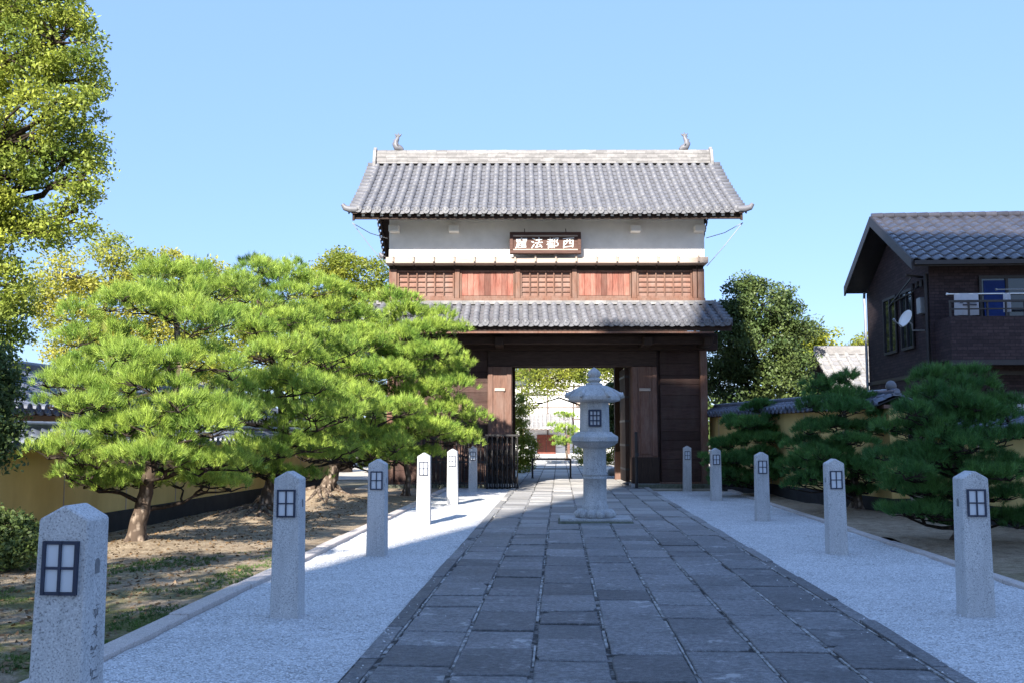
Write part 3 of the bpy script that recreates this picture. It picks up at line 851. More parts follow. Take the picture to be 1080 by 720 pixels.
# name board over the passage
def name_board():
    T = thing('name_board', 'brown wooden name board with four white brushed characters under the upper eave', 'sign', (0.965, 28.30, 6.66), 0)
    tilt = Matrix.Rotation(R(-10), 4, 'X')
    w, h = 2.06, 0.66
    def tb(b, *a): b.box(*a, tilt)
    p = MB(); tb(p, -w/2 + 0.1, w/2 - 0.1, -0.01, 0.03, 0.1, h - 0.1); p.build('board', MAT['sign_wood'], T)
    f = MB(); tb(f, -w/2, w/2, -0.05, 0.06, 0, 0.10); tb(f, -w/2, w/2, -0.05, 0.06, h - 0.10, h); tb(f, -w/2, -w/2 + 0.1, -0.05, 0.06, 0.101, h - 0.101); tb(f, w/2 - 0.1, w/2, -0.05, 0.06, 0.101, h - 0.101)
    f.build('frame', MAT['sign_wood'], T, bev=0.012)
    m2 = MB(); tb(m2, -w/2 + 0.10, w/2 - 0.10, -0.045, -0.012, 0.102, 0.135); tb(m2, -w/2 + 0.10, w/2 - 0.10, -0.045, -0.012, h - 0.135, h - 0.102); m2.build('inner_moulding', MAT['pale_wood'], T)
    for k, ch in enumerate('窟法都西'):
        cu = bpy.data.curves.new('character', 'FONT'); cu.body = ch; cu.size = 0.36; cu.extrude = 0.010; cu.offset = 0.001
        cu.align_x = 'CENTER'; cu.align_y = 'CENTER'
        tmp = bpy.data.objects.new('tmp', cu); COL.objects.link(tmp)
        me = bpy.data.meshes.new_from_object(tmp.evaluated_get(bpy.context.evaluated_depsgraph_get()))
        bpy.data.objects.remove(tmp)
        vs = [v.co for v in me.vertices]
        cx = (min(v.x for v in vs) + max(v.x for v in vs)) / 2; cy = (min(v.y for v in vs) + max(v.y for v in vs)) / 2
        sl = 0.10
        for v in me.vertices:
            x, y, z = v.co.x - cx, v.co.y - cy, v.co.z
            x += 0.06 * y; y += sl * x
            q = tilt @ Vector((lerp(-0.70, 0.66, k / 3) + x * 1.02, -0.018 - z, 0.33 + y * 0.98)); v.co = q
        me.materials.clear(); me.materials.append(MAT['lettering_white'])
        o = bpy.data.objects.new('character', me); COL.objects.link(o); o.parent = T
    for x in (-0.6, 0.6):
        p = MB(); p.tube([(x, 0.06, h - 0.05), (x, 0.34, h + 0.14)], 0.012, 6); p.build('hanger', MAT['black_metal'], T)
name_board()

# ------------------------------------------------------------------ stone lantern
def lantern():
    c = (1.42, 17.2, 0.0)
    T = thing('stone_lantern', 'tall grey granite lantern with hexagonal cap standing in the middle of the path', 'stone lantern', c, R(-2.7))
    st = MAT['lantern_granite']
    b = MB(); b.box(-0.63, 0.63, -0.42, 0.42, 0.0, 0.06); b.build('base_slab', MAT['mossy_stone'], T, bev=0.02)
    b = MB(); b.box(-0.60, 0.60, -0.39, 0.39, 0.061, 0.10); b.build('slab_top', st, T, bev=0.004)
    # lotus base: ring of petals
    b = MB(); b.lathe([(0.30, 0.10), (0.31, 0.14), (0.27, 0.20), (0.23, 0.235), (0.225, 0.26)], 32)
    for k in range(12):
        a = 2 * math.pi * (k + 0.5) / 12
        d = Vector((math.cos(a), math.sin(a), 0))
        b.tube([d * 0.16 + Vector((0, 0, 0.20)), d * 0.27 + Vector((0, 0, 0.17)), d * 0.325 + Vector((0, 0, 0.125)), d * 0.335 + Vector((0, 0, 0.105))], [0.05, 0.075, 0.07, 0.02], 10)
    b.build('lotus_base', st, T)
    b = MB(); b.lathe([(0.225, 0.26), (0.222, 0.30), (0.202, 0.32), (0.198, 0.74), (0.211, 0.75), (0.211, 0.775), (0.201, 0.785), (0.201, 0.805), (0.211, 0.815), (0.211, 0.835), (0.198, 0.845), (0.194, 1.25), (0.205, 1.26), (0.205, 1.30)], 40)
    b.build('shaft', st, T)
    hx = lambda r, z, n=6, ph=0: [(r * math.cos(2*math.pi*k/n + ph), r * math.sin(2*math.pi*k/n + ph), z) for k in range(n)]
    def hexstack(b, prof, ph=0.0):
        vs, fs = [], []
        for (r, z) in prof: vs += hx(r, z, 6, ph)
        for i in range(len(prof) - 1):
            for k in range(6): fs.append((i*6+k, i*6+(k+1)%6, (i+1)*6+(k+1)%6, (i+1)*6+k))
        fs += [tuple(range(6))[::-1], tuple(range(len(vs)-6, len(vs)))]
        b.add(vs, fs)
    ph = 0.0      # corners at +-x: a flat face looks along -y
    b = MB(); hexstack(b, [(0.29, 1.355), (0.405, 1.385), (0.41, 1.465), (0.385, 1.485), (0.33, 1.515), (0.30, 1.55)], ph)
    b.build('platform', st, T, bev=0.01)
    b = MB(); b.lathe([(0.215, 1.27), (0.26, 1.285), (0.34, 1.325), (0.40, 1.375)], 36, wob=lambda k, z: 1 + 0.05 * math.sin(k * 2 * math.pi / 3))
    b.build('platform_petals', st, T)
    b = MB(); hexstack(b, [(0.262, 1.54), (0.252, 2.07)], ph); b.build('fire_box', st, T, bev=0.01)
    # lattice windows on three faces
    for k in (4,):
        a = 2 * math.pi * (k + 0.5) / 6; q = Matrix.Rotation(a + math.pi / 2, 4, 'Z')
        ap = 0.258 * math.cos(math.pi / 6)
        w, h0, h1 = 0.082 if k == 4 else 0.082, 1.665, 1.90
        p = MB(); p.box(-w, w, -ap - 0.006, -ap + 0.03, h0, h1, q); pn = p.build('window_pane', MAT['white_pane'], T)
        f = MB()
        for i in range(4):
            x = lerp(-w - 0.012, w + 0.012, i / 3); t = 0.016 if i in (0, 3) else 0.010; f.box(x - t, x + t, -ap - 0.026, -ap - 0.006, h0 - 0.02, h1 + 0.02, q)
            z = lerp(h0 - 0.012, h1 + 0.012, i / 3); f.box(-w - 0.02, w + 0.02, -ap - 0.024, -ap - 0.008, z - t, z + t, q)
        f.build('window_lattice', MAT['dark_blue_metal'], pn)
    # cap with rolled corners
    b = MB(); hexstack(b, [(0.33, 2.055), (0.42, 2.075), (0.455, 2.09), (0.455, 2.16), (0.385, 2.225), (0.29, 2.30), (0.19, 2.345), (0.15, 2.355)], ph)
    cap = b.build('cap', st, T, bev=0.012)
    for k in range(6):
        a = 2 * math.pi * k / 6; d = Vector((math.cos(a), math.sin(a), 0))
        g = MB(); g.tube([d * 0.20 + Vector((0, 0, 2.325)), d * 0.34 + Vector((0, 0, 2.255)), d * 0.41 + Vector((0, 0, 2.20)), d * 0.46 + Vector((0, 0, 2.17)), d * 0.505 + Vector((0, 0, 2.185))], [0.022, 0.028, 0.04, 0.055, 0.05], 10)
        g.build('rolled_corner', st, cap)
    b = MB(); b.lathe([(0.13, 2.34), (0.145, 2.355), (0.14, 2.385), (0.09, 2.395), (0.085, 2.41), (0.125, 2.425), (0.13, 2.455), (0.10, 2.475), (0.075, 2.48), (0.105, 2.505), (0.118, 2.54), (0.10, 2.59), (0.05, 2.63), (0.018, 2.65), (0.004, 2.66)], 28)
    b.build('finial', st, T)
lantern()

# ------------------------------------------------------------------ granite lamp posts along the path
def lamp_post():
    T = thing('granite_lamp_post', 'x', 'lamp post', (0, 0, 0), 0, 'granite lamp posts along the path')
    H, wb, wt = 1.138, 0.118, 0.107
    b = MB()
    vs = [(-wb,-wb,-0.06),(wb,-wb,-0.06),(wb,wb,-0.06),(-wb,wb,-0.06),(-wt,-wt,H),(wt,-wt,H),(wt,wt,H),(-wt,wt,H),(0,-wt*0.97,H+0.062),(0,wt*0.97,H+0.062)]
    b.add(vs, [(3,2,1,0),(0,1,5,8,4),(2,3,7,9,6),(1,2,6,5),(3,0,4,7),(4,8,9,7),(8,5,6,9)])
    b.build('post', MAT['granite'], T, bev=0.008)
    # the little window, front and back
    for s in (-1, 1):
        yf = -0.1075 * s
        p = MB(); p.cbox((0, yf, 0.935), (0.132, 0.02, 0.205)); pn = p.build('window_pane', MAT['white_pane'], T)
        f = MB(); w, h = 0.076, 0.113; cz = 0.935; y = yf - 0.008 * s
        for x in (-w + 0.007, 0, w - 0.007): f.cbox((x, y, cz), (0.014 if x else 0.011, 0.026, 2 * h))
        for z in (-h + 0.007, 0.0, h - 0.007): f.cbox((0, y, cz + z), (2 * w - 0.002, 0.02, 0.014 if z else 0.011))
        f.build('window_frame', MAT['dark_blue_metal'], pn)
    # arched vent holes on the sides
    for s in (-1, 1):
        h = MB(); pts = [(-0.024, -0.03), (0.024, -0.03)] + [(0.024 * math.cos(a), 0.012 + 0.024 * math.sin(a)) for a in [math.pi * k / 6 for k in range(7)]]
        h.prism([(p[0], 0.93 + p[1]) for p in pts], s * 0.1, s * 0.1105, axis='x'); h.build('vent_hole', MAT['carving'], T)
    return T
LPL = [
 (-1.93, 4.42, 'large granite lamp post nearest the camera on the left, cut off by the frame'),
 (-1.86, 8.42, 'shaded granite lamp post on the left, second from the camera'),
 (-1.68, 12.58, 'shaded granite lamp post on the left just before the sunlit gravel'),
 (-1.49, 16.98, 'sunlit granite lamp post casting a slim shadow on the gravel'),
 (-1.28, 21.72, 'sunlit granite lamp post on the left with dappled foot'),
 (-1.04, 26.72, 'tree shaded granite lamp post on the left beside the black folding gate'),
 (3.87, 8.48, 'granite lamp post on the right nearest the camera'),
 (4.10, 12.76, 'granite lamp post on the right, second from the camera'),
 (4.40, 17.70, 'granite lamp post on the right, middle one of five'),
 (4.66, 22.95, 'granite lamp post on the right, second from the gate'),
 (4.83, 27.70, 'small granite lamp post on the right directly before the dark boarded wall'),
]
lp0 = lamp_post()
for i, (x, y, lab) in enumerate(LPL):
    o = lp0 if i == 0 else copy_tree(lp0)
    o.location = (x, y, 0); o.rotation_euler = (R(random.uniform(-0.4, 0.4)), R(random.uniform(-0.6, 0.6)), R(random.uniform(-2.5, 1)) - (R(2) if x > 0 else 0)); o['label'] = lab
# worn inscription down the side of the nearest post: unreadable strokes
def carve(parent):
    z = 0.74
    for k in range(7):
        b = MB()
        for s in range(7):
            y = random.uniform(-0.028, 0.028); dz = random.uniform(-0.026, 0.026)
            a = random.choice([0.0, 0.1, 1.5, 1.4, 0.8, -0.8]); L = random.uniform(0.014, 0.04)
            xs = 0.118 - (z + dz + 0.06) * 0.0092 + 0.0015
            b.bar((xs, y - math.cos(a) * L / 2, z + dz - math.sin(a) * L / 2), (xs, y + math.cos(a) * L / 2, z + dz + math.sin(a) * L / 2), 0.0038, 0.003)
        z -= 0.088
        b.build('carved_character', MAT['carving'], parent)
carve(lp0)

# ------------------------------------------------------------------ foliage helpers
def unit(a): return a / np.maximum(np.linalg.norm(a, axis=-1, keepdims=True), 1e-9)
def needles(P, D, nper, length, width, spread):
    """tufts at P (n,3) along D: nper thin blades each -> triangle soup"""
    n = len(P)
    P = np.repeat(P, nper, 0); D = np.repeat(D, nper, 0)
    d = unit(D + rng.normal(0, spread, (n * nper, 3)))
    L = length * rng.uniform(0.65, 1.15, (n * nper, 1))
    side = unit(np.cross(d, rng.normal(0, 1, (n * nper, 3)))) * width * 0.5
    base = P + rng.normal(0, length * 0.12, P.shape)
    V = np.stack([base - side, base + side, base + d * L], 1)
    return V.reshape(-1, 3)
def leaves(P, size, up=0.5, asp=0.5):
    n = len(P)
    nrm = unit(rng.normal(0, 1, (n, 3)) + np.array([0, 0, up]))
    a = unit(np.cross(nrm, rng.normal(0, 1, (n, 3)))); b = np.cross(nrm, a)
    s = size * rng.uniform(0.6, 1.25, (n, 1))
    V = np.stack([P - a * s * 0.5, P + b * s * asp * 0.5 + nrm * s * 0.06, P + a * s * 0.5, P - b * s * asp * 0.5 + nrm * s * 0.06], 1)
    return V.reshape(-1, 3)
def wander(a, b, n=5, amp=0.1):
    a, b = Vector(a), Vector(b); L = (b - a).length
    pts = []
    for k in range(n + 1):
        t = k / n; j = Vector((random.uniform(-1, 1), random.uniform(-1, 1), random.uniform(-0.6, 0.8))) * amp * L * math.sin(math.pi * t)
        pts.append(a.lerp(b, t) + j)
    return pts

def pine(label, trunk, r0, pads, npad, nlen, nwid, nper=15, mat='pine_needles', group='garden pines beside the path'):
    flat = 0.82 if mat == 'shaded_pine_needles' else 1.0
    """trunk: world points from the ground up; pads: (centre, rx, ry, rz) cloud-pruned layers"""
    base = Vector(trunk[0])
    T = thing('pine_tree', label, 'pine tree', base, 0, group)
    tr = [Vector(p) - base for p in trunk]
    dense = []
    for i in range(len(tr) - 1):
        for k in range(4): dense.append(tr[i].lerp(tr[i+1], k / 4) + Vector((random.uniform(-1,1), random.uniform(-1,1), 0)) * r0 * 0.18)
    dense.append(tr[-1])
    tb = MB(); N = len(dense)
    rads = [r0 * (1.0 - 0.75 * (k / (N - 1)) ** 0.9) * (1.12 if k == 0 else 1.04 if k == 1 else 1) for k in range(N)]
    dense[0] = dense[0] - Vector((0, 0, 0.15))
    tb.tube(dense, rads, 12)
    for k in range(5):                      # root flare
        a = 2 * math.pi * k / 5 + random.random(); d = Vector((math.cos(a), math.sin(a), 0))
        tb.tube([Vector((0, 0, 0.14)) + d * r0 * 0.55, Vector((0, 0, 0.03)) + d * r0 * 1.2, Vector((0, 0, -0.06)) + d * r0 * 2.0], [r0 * 0.42, r0 * 0.34, r0 * 0.18], 8)
    tb.build('trunk', MAT['pine_bark'], T, fixn=False)
    br = MB(); allV = []
    for (c0, rx0, ry0, rz0) in pads:
        if flat < 1: rx0 *= 0.95; ry0 *= 0.95
        c0 = Vector(c0) - base
        zt = max(0.12, min(c0.z - 0.15 - 0.2 * math.hypot(c0.x, c0.y), tr[-1].z))
        a = min(dense, key=lambda p: abs(p.z - zt))             # trunk point the bough leaves from
        path = wander(a, c0 - Vector((0, 0, rz0 * 0.45)), 5, 0.10)
        rr = max(0.016, r0 * 0.32 * (1 - 0.5 * max(0, c0.z) / (tr[-1].z + 0.01)))
        br.tube(path, [rr * (1 - 0.7 * k / 5) for k in range(6)], 7)
        # each cloud is made of a few smaller cushions
        big = rx0 * ry0 > 0.16
        ns = 5 if big else 3
        ph0 = random.uniform(0, 6.28)
        for q in range(ns):
            ang = ph0 + 2 * math.pi * q / ns + random.uniform(-0.35, 0.35); o = 0.60 if q else 0.12
            f = random.uniform(0.38, 0.54) if ns == 5 else random.uniform(0.48, 0.62)
            c = c0 + Vector((math.cos(ang) * rx0 * o, math.sin(ang) * ry0 * o, random.uniform(-0.75, 0.6) * rz0 * flat))
            rx, ry, rz = rx0 * f, ry0 * f, rz0 * 0.9 * flat
            br.tube(wander(path[random.choice([3, 4, 5])], c - Vector((0, 0, rz * 0.3)), 3, 0.12), [rr * 0.5, rr * 0.42, rr * 0.34, rr * 0.25], 6)
            for k in range(5):                                  # twigs fanning under the cushion
                an2 = random.uniform(0, 2 * math.pi); qq = random.uniform(0.5, 0.95)
                e = c + Vector((math.cos(an2) * rx * qq, math.sin(an2) * ry * qq, rz * random.uniform(-0.3, 0.25)))
                br.tube(wander(c - Vector((0, 0, rz * 0.35)), e, 3, 0.14), [rr * 0.34, rr * 0.28, rr * 0.2, rr * 0.08], 5)
            n = max(8, int(npad * (1.3 if flat == 1 else 1.6) * (rx * ry) / 0.36))
            u = rng.uniform(0, 2 * math.pi, n); rad = np.sqrt(rng.uniform(0, 1, n))
            bumpy = 1 + 0.14 * np.sin(3 * u + random.random() * 6)
            x = np.cos(u) * rad * rx * bumpy; y = np.sin(u) * rad * ry * bumpy
            dome = np.sqrt(np.maximum(0, 1 - rad ** 2))
            z = dome * rz * rng.uniform(0.45, 1.0, n) - 0.2 * rz + rng.normal(0, 0.015, n)
            P = np.stack([x + c.x, y + c.y, z + c.z], 1)
            D = unit(np.stack([x / rx * 0.75, y / ry * 0.75, 0.7 + 0.5 * dome], 1) + rng.normal(0, 0.2, (n, 3)))
            allV.append(needles(P, D, nper, nlen, nwid, 0.36))
    br.build('branches', MAT['dark_bark'], T, fixn=False)
    raw_mesh('needles', np.concatenate(allV), 3, MAT[mat], T)
    return T

def layer_pads(axis, layers, jit=0.1):
    """axis: function z -> (x, y) of the stem; layers: (z, R, n, pad_r, pad_h)"""
    out = []
    for (z, Rr, n, pr, ph) in layers:
        p0 = random.uniform(0, 6.28)
        for k in range(n):
            a = p0 + 2 * math.pi * k / n + random.uniform(-0.3, 0.3); q = Rr * random.uniform(0.75, 1.05)
            cx, cy = axis(z); s = random.uniform(0.8, 1.15)
            out.append(((cx + math.cos(a) * q, cy + math.sin(a) * q, z + random.uniform(-1, 1) * jit), pr * s, pr * s * random.uniform(0.8, 1.1), ph * s))
    return out
def pads_px(lst, Y):
    """pads read off the photograph: (px, py, half width px, half height px, dY)"""
    out = []
    for (x, y, w, h, dy) in lst:
        p = at(x, y, Y + dy); k = (Y + dy) / 1054
        out.append(((p.x, p.y, p.z), w * k, w * k * 0.85, h * k))
    return out

def gpt(px, py, Y, z):
    p = at(px, py, Y); return Vector((p.x, Y, z))

# left pines --------------------------------------------------------
YA = 13.7
padsA = pads_px([(175, 300, 55, 24, 0.3), (235, 312, 40, 20, 0.6), (150, 318, 55, 20, -0.4), (110, 345, 52, 24, -0.2), (205, 340, 55, 22, -0.5), 
    (95, 385, 45, 20, 0.2), (160, 375, 55, 22, -0.8), (222, 380, 44, 20, -0.4), (75, 400, 38, 18, -0.3), (105, 420, 52, 20, -0.9), (180, 412, 58, 22, -1.1), (235, 415, 40, 20, 0.2),
    (75, 432, 36, 14, 0.2), (140, 440, 62, 22, -0.8), (215, 448, 58, 24, -1.0), (75, 478, 46, 20, -0.9), (120, 462, 50, 20, -0.2), (180, 484, 66, 20, -0.9), (232, 482, 46, 20, -0.4),
    (100, 508, 45, 16, -0.4), (150, 506, 50, 14, 0.3), (215, 512, 46, 16, 0.4), (130, 400, 60, 22, 0.9), (200, 300, 60, 20, 0.9), (200, 440, 60, 22, 1.0)], YA)
pine('spreading bright green pine on the left with layered pads reaching over the yellow wall', [gpt(143, 575, YA, 0.02), gpt(146, 550, YA, 0.33), gpt(155, 510, YA, 0.85), gpt(178, 450, YA, 1.6), gpt(190, 390, YA + 0.2, 2.4), gpt(185, 320, YA + 0.2, 3.3)],
     0.135, padsA, 165, 0.125, 0.0062, 26)
YB = 18.0
padsB = pads_px([(270, 292, 32, 16, 0), (300, 322, 42, 18, 0.2), (265, 338, 48, 18, -0.6), (320, 350, 42, 18, 0), (290, 372, 52, 20, -0.8), (345, 380, 44, 20, 0.4), (268, 400, 40, 18, -0.6), (310, 408, 55, 20, -0.9), (365, 415, 40, 18, 0.2),
    (275, 435, 52, 20, -1.0), (335, 445, 52, 20, -0.7), (295, 470, 55, 20, -0.8), (350, 478, 40, 18, 0.2), (260, 490, 50, 20, -0.6), (310, 500, 40, 14, 0.0)], YB)
pine('tall open pine with a kinked trunk behind the second left lamp post', [gpt(280, 535, YB, 0.25), gpt(287, 505, YB, 0.7), gpt(300, 465, YB, 1.4), gpt(296, 420, YB, 2.1), gpt(285, 370, YB, 3.0), gpt(272, 305, YB, 4.0)],
     0.145, padsB, 155, 0.13, 0.0078, 22)
YC = 21.8
padsC = pads_px([(285, 290, 40, 18, 0.8), (330, 305, 48, 18, 0.6), (362, 330, 40, 18, 0.8), (320, 340, 46, 18, 0.2), (375, 365, 44, 20, 0.4), (335, 385, 46, 20, -0.2), (390, 400, 48, 20, 0), (350, 425, 46, 20, -0.6), (400, 440, 48, 20, -0.4), (360, 460, 46, 18, -0.8), (410, 472, 40, 18, -0.2), (375, 485, 40, 14, -0.2), (325, 470, 36, 18, 0.4)], YC)
pine('pine with a leaning trunk on a bare mound behind the third left lamp post', [gpt(346, 518, YC, 0.36), gpt(353, 492, YC, 0.8), gpt(366, 455, YC, 1.6), gpt(356, 400, YC, 2.7), gpt(335, 340, YC, 3.9), gpt(325, 312, YC, 4.4)],
     0.15, padsC, 140, 0.14, 0.0095, 20)
YD = 24.0
padsD = pads_px([(415, 318, 36, 16, 0), (388, 340, 38, 16, 0.2), (440, 342, 44, 18, 0), (410, 358, 46, 16, -0.8), (470, 352, 28, 14, 0.3), (385, 378, 40, 18, -0.2), (440, 378, 50, 18, -0.8), (480, 385, 26, 16, 0.2), (410, 402, 48, 18, -0.8), (462, 408, 40, 18, -0.4), (380, 425, 36, 16, 0), (430, 430, 48, 18, -0.9), (480, 432, 30, 16, -0.1), (455, 452, 46, 18, -0.7), (500, 442, 18, 12, 0.2), (400, 458, 44, 18, -0.4), (430, 474, 40, 14, -0.3), (480, 462, 28, 14, 0.2), (495, 455, 16, 12, 0.5), (380, 470, 30, 14, 0.4)], YD)
pine('rounded pine in front of the left end of the gate, overlapping its lower roof', [gpt(428, 524, YD, 0.06), gpt(431, 500, YD, 0.5), gpt(424, 460, YD, 1.4), gpt(432, 410, YD, 2.6), gpt(420, 345, YD, 4.1)],
     0.085, padsD, 150, 0.14, 0.010, 20)

for (mx, my, lab) in ((-4.45, 18.0, 'second'), (-4.15, 21.8, 'third')):
    T = bpy.data.objects.get('pine_tree.001' if lab == 'second' else 'pine_tree.002')
    b = MB()
    for k in range(8):
        a = random.uniform(0, 6.28); d = Vector((math.cos(a), math.sin(a), 0)); e = Vector((-d.y, d.x, 0)) * random.uniform(-0.4, 0.4); pts = []
        for q in range(7):
            r = 0.12 + q * 0.16; x, y = mx + d.x * r + e.x * r * r, my + d.y * r + e.y * r * r
            pts.append(Vector((x, y, soil_h(x, y, 0, 0) + 0.02 - 0.008 * q)) - T.location)
        b.tube(pts, [0.06 - 0.007 * q for q in range(7)], 7)
    b.build('roots', MAT['pine_bark'], T, fixn=False)

# right pines --------------------------------------------------------
YR = 24.6
padsR1 = pads_px([(800, 448, 34, 16, -0.3), (785, 475, 34, 15, -0.5), (815, 490, 28, 13, -0.3), (770, 500, 26, 12, -0.3), (800, 428, 18, 8, 0.1), (813, 434, 26, 12, 0), (780, 447, 24, 11, 0.2), (825, 452, 18, 10, 0.2), (800, 462, 34, 12, -0.5), (766, 470, 24, 11, 0), (832, 480, 16, 9, -0.1), (790, 486, 34, 12, -0.5), (762, 492, 22, 10, 0.2), (775, 508, 26, 10, 0.1), (805, 505, 26, 10, -0.4), (752, 484, 14, 8, -0.2)], YR)
pine('small bushy shaded pine on the right beside the gate', [gpt(800, 520, YR, 0.05), gpt(803, 495, YR, 0.6), gpt(806, 465, YR, 1.3), gpt(812, 440, YR, 1.9)], 0.07, padsR1, 190, 0.12, 0.011, 20, 'shaded_pine_needles')
YS = 19.4
padsR2 = pads_px([(890, 432, 36, 16, -0.7), (870, 480, 36, 16, -0.8), (905, 488, 36, 15, -0.7), (860, 505, 28, 12, -0.6), (840, 488, 20, 12, 0.2), (893, 400, 22, 10, 0), (880, 412, 34, 15, 0), (858, 425, 26, 12, -0.3), (905, 425, 30, 12, 0.2), (930, 432, 20, 10, 0), (872, 447, 36, 13, -0.5), (915, 452, 30, 11, -0.2), (850, 468, 24, 11, 0.2), (885, 470, 40, 13, -0.6), (930, 476, 22, 10, 0.1), (850, 492, 26, 12, -0.1), (880, 498, 34, 12, -0.5), (922, 500, 26, 11, -0.2), (846, 508, 22, 10, -0.5), (900, 515, 26, 9, 0.0)], YS)
pine('middle shaded pine on the right with a flat layered crown, between two lamp posts', [gpt(904, 535, YS, 0.08), gpt(902, 505, YS, 0.6), gpt(896, 470, YS, 1.25), gpt(888, 425, YS, 2.1)], 0.11, padsR2, 190, 0.12, 0.009, 22, 'shaded_pine_needles')
YT = 14.0
padsR3 = pads_px([(1000, 470, 40, 18, -0.9), (955, 498, 34, 16, -0.8), (1040, 500, 40, 18, -0.9), (1005, 415, 40, 20, -0.5), (975, 440, 36, 18, -0.6), (1040, 445, 40, 18, -0.5), (985, 535, 34, 12, -0.7), (1000, 402, 42, 17, 0), (1035, 415, 34, 15, 0.1), (968, 425, 30, 14, 0.2), (1010, 432, 50, 16, -0.5), (1055, 432, 30, 14, 0.1), (960, 452, 38, 14, -0.1), (1020, 458, 52, 15, -0.6), (1068, 462, 28, 14, -0.1), (945, 480, 36, 13, 0.0), (995, 486, 48, 14, -0.6), (1050, 490, 40, 15, -0.4), (940, 512, 32, 12, -0.2), (985, 518, 46, 13, -0.4), (1045, 520, 44, 14, -0.1), (960, 541, 36, 10, -0.4), (1005, 545, 40, 10, 0), (1062, 545, 34, 12, 0.2), (1020, 500, 60, 14, 0.6)], YT)
pine('broad shaded pine on the right nearest the camera, behind the closest right lamp post', [gpt(1018, 590, YT, 0.06), gpt(1020, 555, YT, 0.4), gpt(1012, 500, YT, 1.0), gpt(1005, 440, YT, 1.8), gpt(1000, 410, YT, 2.2)], 0.12, padsR3, 200, 0.115, 0.007, 24, 'shaded_pine_needles')

# broadleaved trees --------------------------------------------------
def tree(name, label, base, trunk, r0, blobs, leafmat, nleaf, lsize, ncl=26, clr=0.42, cat='tree', group=None, barkm='dark_bark', asp=0.5):
    base = Vector(base)
    T = thing(name, label, cat, base, 0, group)
    tr = [Vector(p) - base for p in trunk]
    dense = []
    for i in range(len(tr) - 1):
        for k in range(3): dense.append(tr[i].lerp(tr[i+1], k / 3) + Vector((random.uniform(-1,1), random.uniform(-1,1), 0)) * r0 * 0.25)
    dense.append(tr[-1]); N = len(dense); dense[0] = dense[0] - Vector((0, 0, 0.2))
    tb = MB(); tb.tube(dense, [r0 * (1.25 if k == 0 else 1) * (1 - 0.65 * k / (N - 1)) for k in range(N)], 10)
    tb.build('trunk', MAT[barkm], T, fixn=False)
    br = MB(); P = []
    vol = sum((b[1] * b[2] * b[3]) ** 0.667 for b in blobs)
    for (c, rx, ry, rz) in blobs:
        c = Vector(c) - base
        a = min(dense[N // 3:], key=lambda p: (p - c).length + 0.6 * abs(p.z - (c.z - 0.8)))
        path = wander(a, c, 5, 0.10); rr = r0 * 0.38
        br.tube(path, [rr * (1 - 0.75 * k / 5) for k in range(6)], 7)
        share = (rx * ry * rz) ** 0.667 / vol
        nc = max(4, int(ncl * len(blobs) * share)); per = max(3, int(nleaf * share / nc))
        for k in range(nc):
            d = Vector((random.gauss(0, 1), random.gauss(0, 1), random.gauss(0, 1))).normalized() * random.uniform(0.45, 1.0) ** 0.5
            e = c + Vector((d.x * rx, d.y * ry, d.z * rz))
            if k % 2 == 0:
                s = path[random.choice([3, 4, 5])]; br.tube(wander(s, e, 3, 0.12), [rr * 0.3, rr * 0.22, rr * 0.15, rr * 0.06], 5)
            q = unit(rng.normal(0, 1, (per, 3))) * (rng.uniform(0, 1, (per, 1)) ** 0.4) * np.array([clr, clr, clr * 0.6]) * 1.5 * random.uniform(0.6, 1.1)
            P.append(q + np.array(e))
    br.build('limbs', MAT[barkm], T, fixn=False)
    raw_mesh('crown', leaves(np.concatenate(P), lsize, 0.6, asp), 4, MAT[leafmat], T)
    return T
def blobs_px(lst, Y):
    out = []
    for (x, y, w, h, dy) in lst:
        p = at(x, y, Y + dy); k = (Y + dy) / 1054; out.append(((p.x, p.y, p.z), w * k, w * k * 0.9, h * k))
    return out

# big camphor at the left edge
YL = 16.5
bl = blobs_px([(-60, -60, 120, 80, 1), (-190, 60, 80, 60, 1.5), (-210, -40, 80, 60, 1.0), (-180, 150, 70, 50, 1.8), (-120, 20, 70, 60, 2.2), (-130, 240, 60, 40, 1.2), (-110, 120, 60, 60, 0), (30, -10, 55, 45, 0), (60, 45, 42, 38, 0), (80, 85, 26, 34, 0.3), (20, 60, 45, 40, 0.5), (88, 130, 18, 34, 0), (55, 110, 34, 30, -0.4), (-20, 110, 40, 50, 0), (70, 165, 32, 34, 0.2), (30, 165, 32, 30, 0.6), (90, 190, 16, 30, 0), (82, 222, 22, 26, 0), (55, 245, 26, 18, 0.3), (10, 185, 26, 36, 0), (20, 225, 24, 22, 0.4), (-5, 270, 26, 30, 0), (10, 300, 22, 30, 0), (12, 335, 22, 24, 0.3), (-20, 350, 30, 50, -0.2), (5, 372, 16, 22, 0), (-40, 200, 50, 60, 0)], YL)
tree('camphor_tree', 'huge leafy camphor tree filling the left edge against the sky', (-10.6, YL + 1, 0), [(-10.6, YL + 1, 0), (-10.5, YL + 1, 2.2), (-10.3, YL + 1, 4.2), (-10.1, YL + 1, 6.0), (-9.8, YL + 1, 8.0), (-9.2, YL + 1, 9.6)], 0.26, bl, 'camphor_leaves', 165000, 0.080, 50, 0.25)
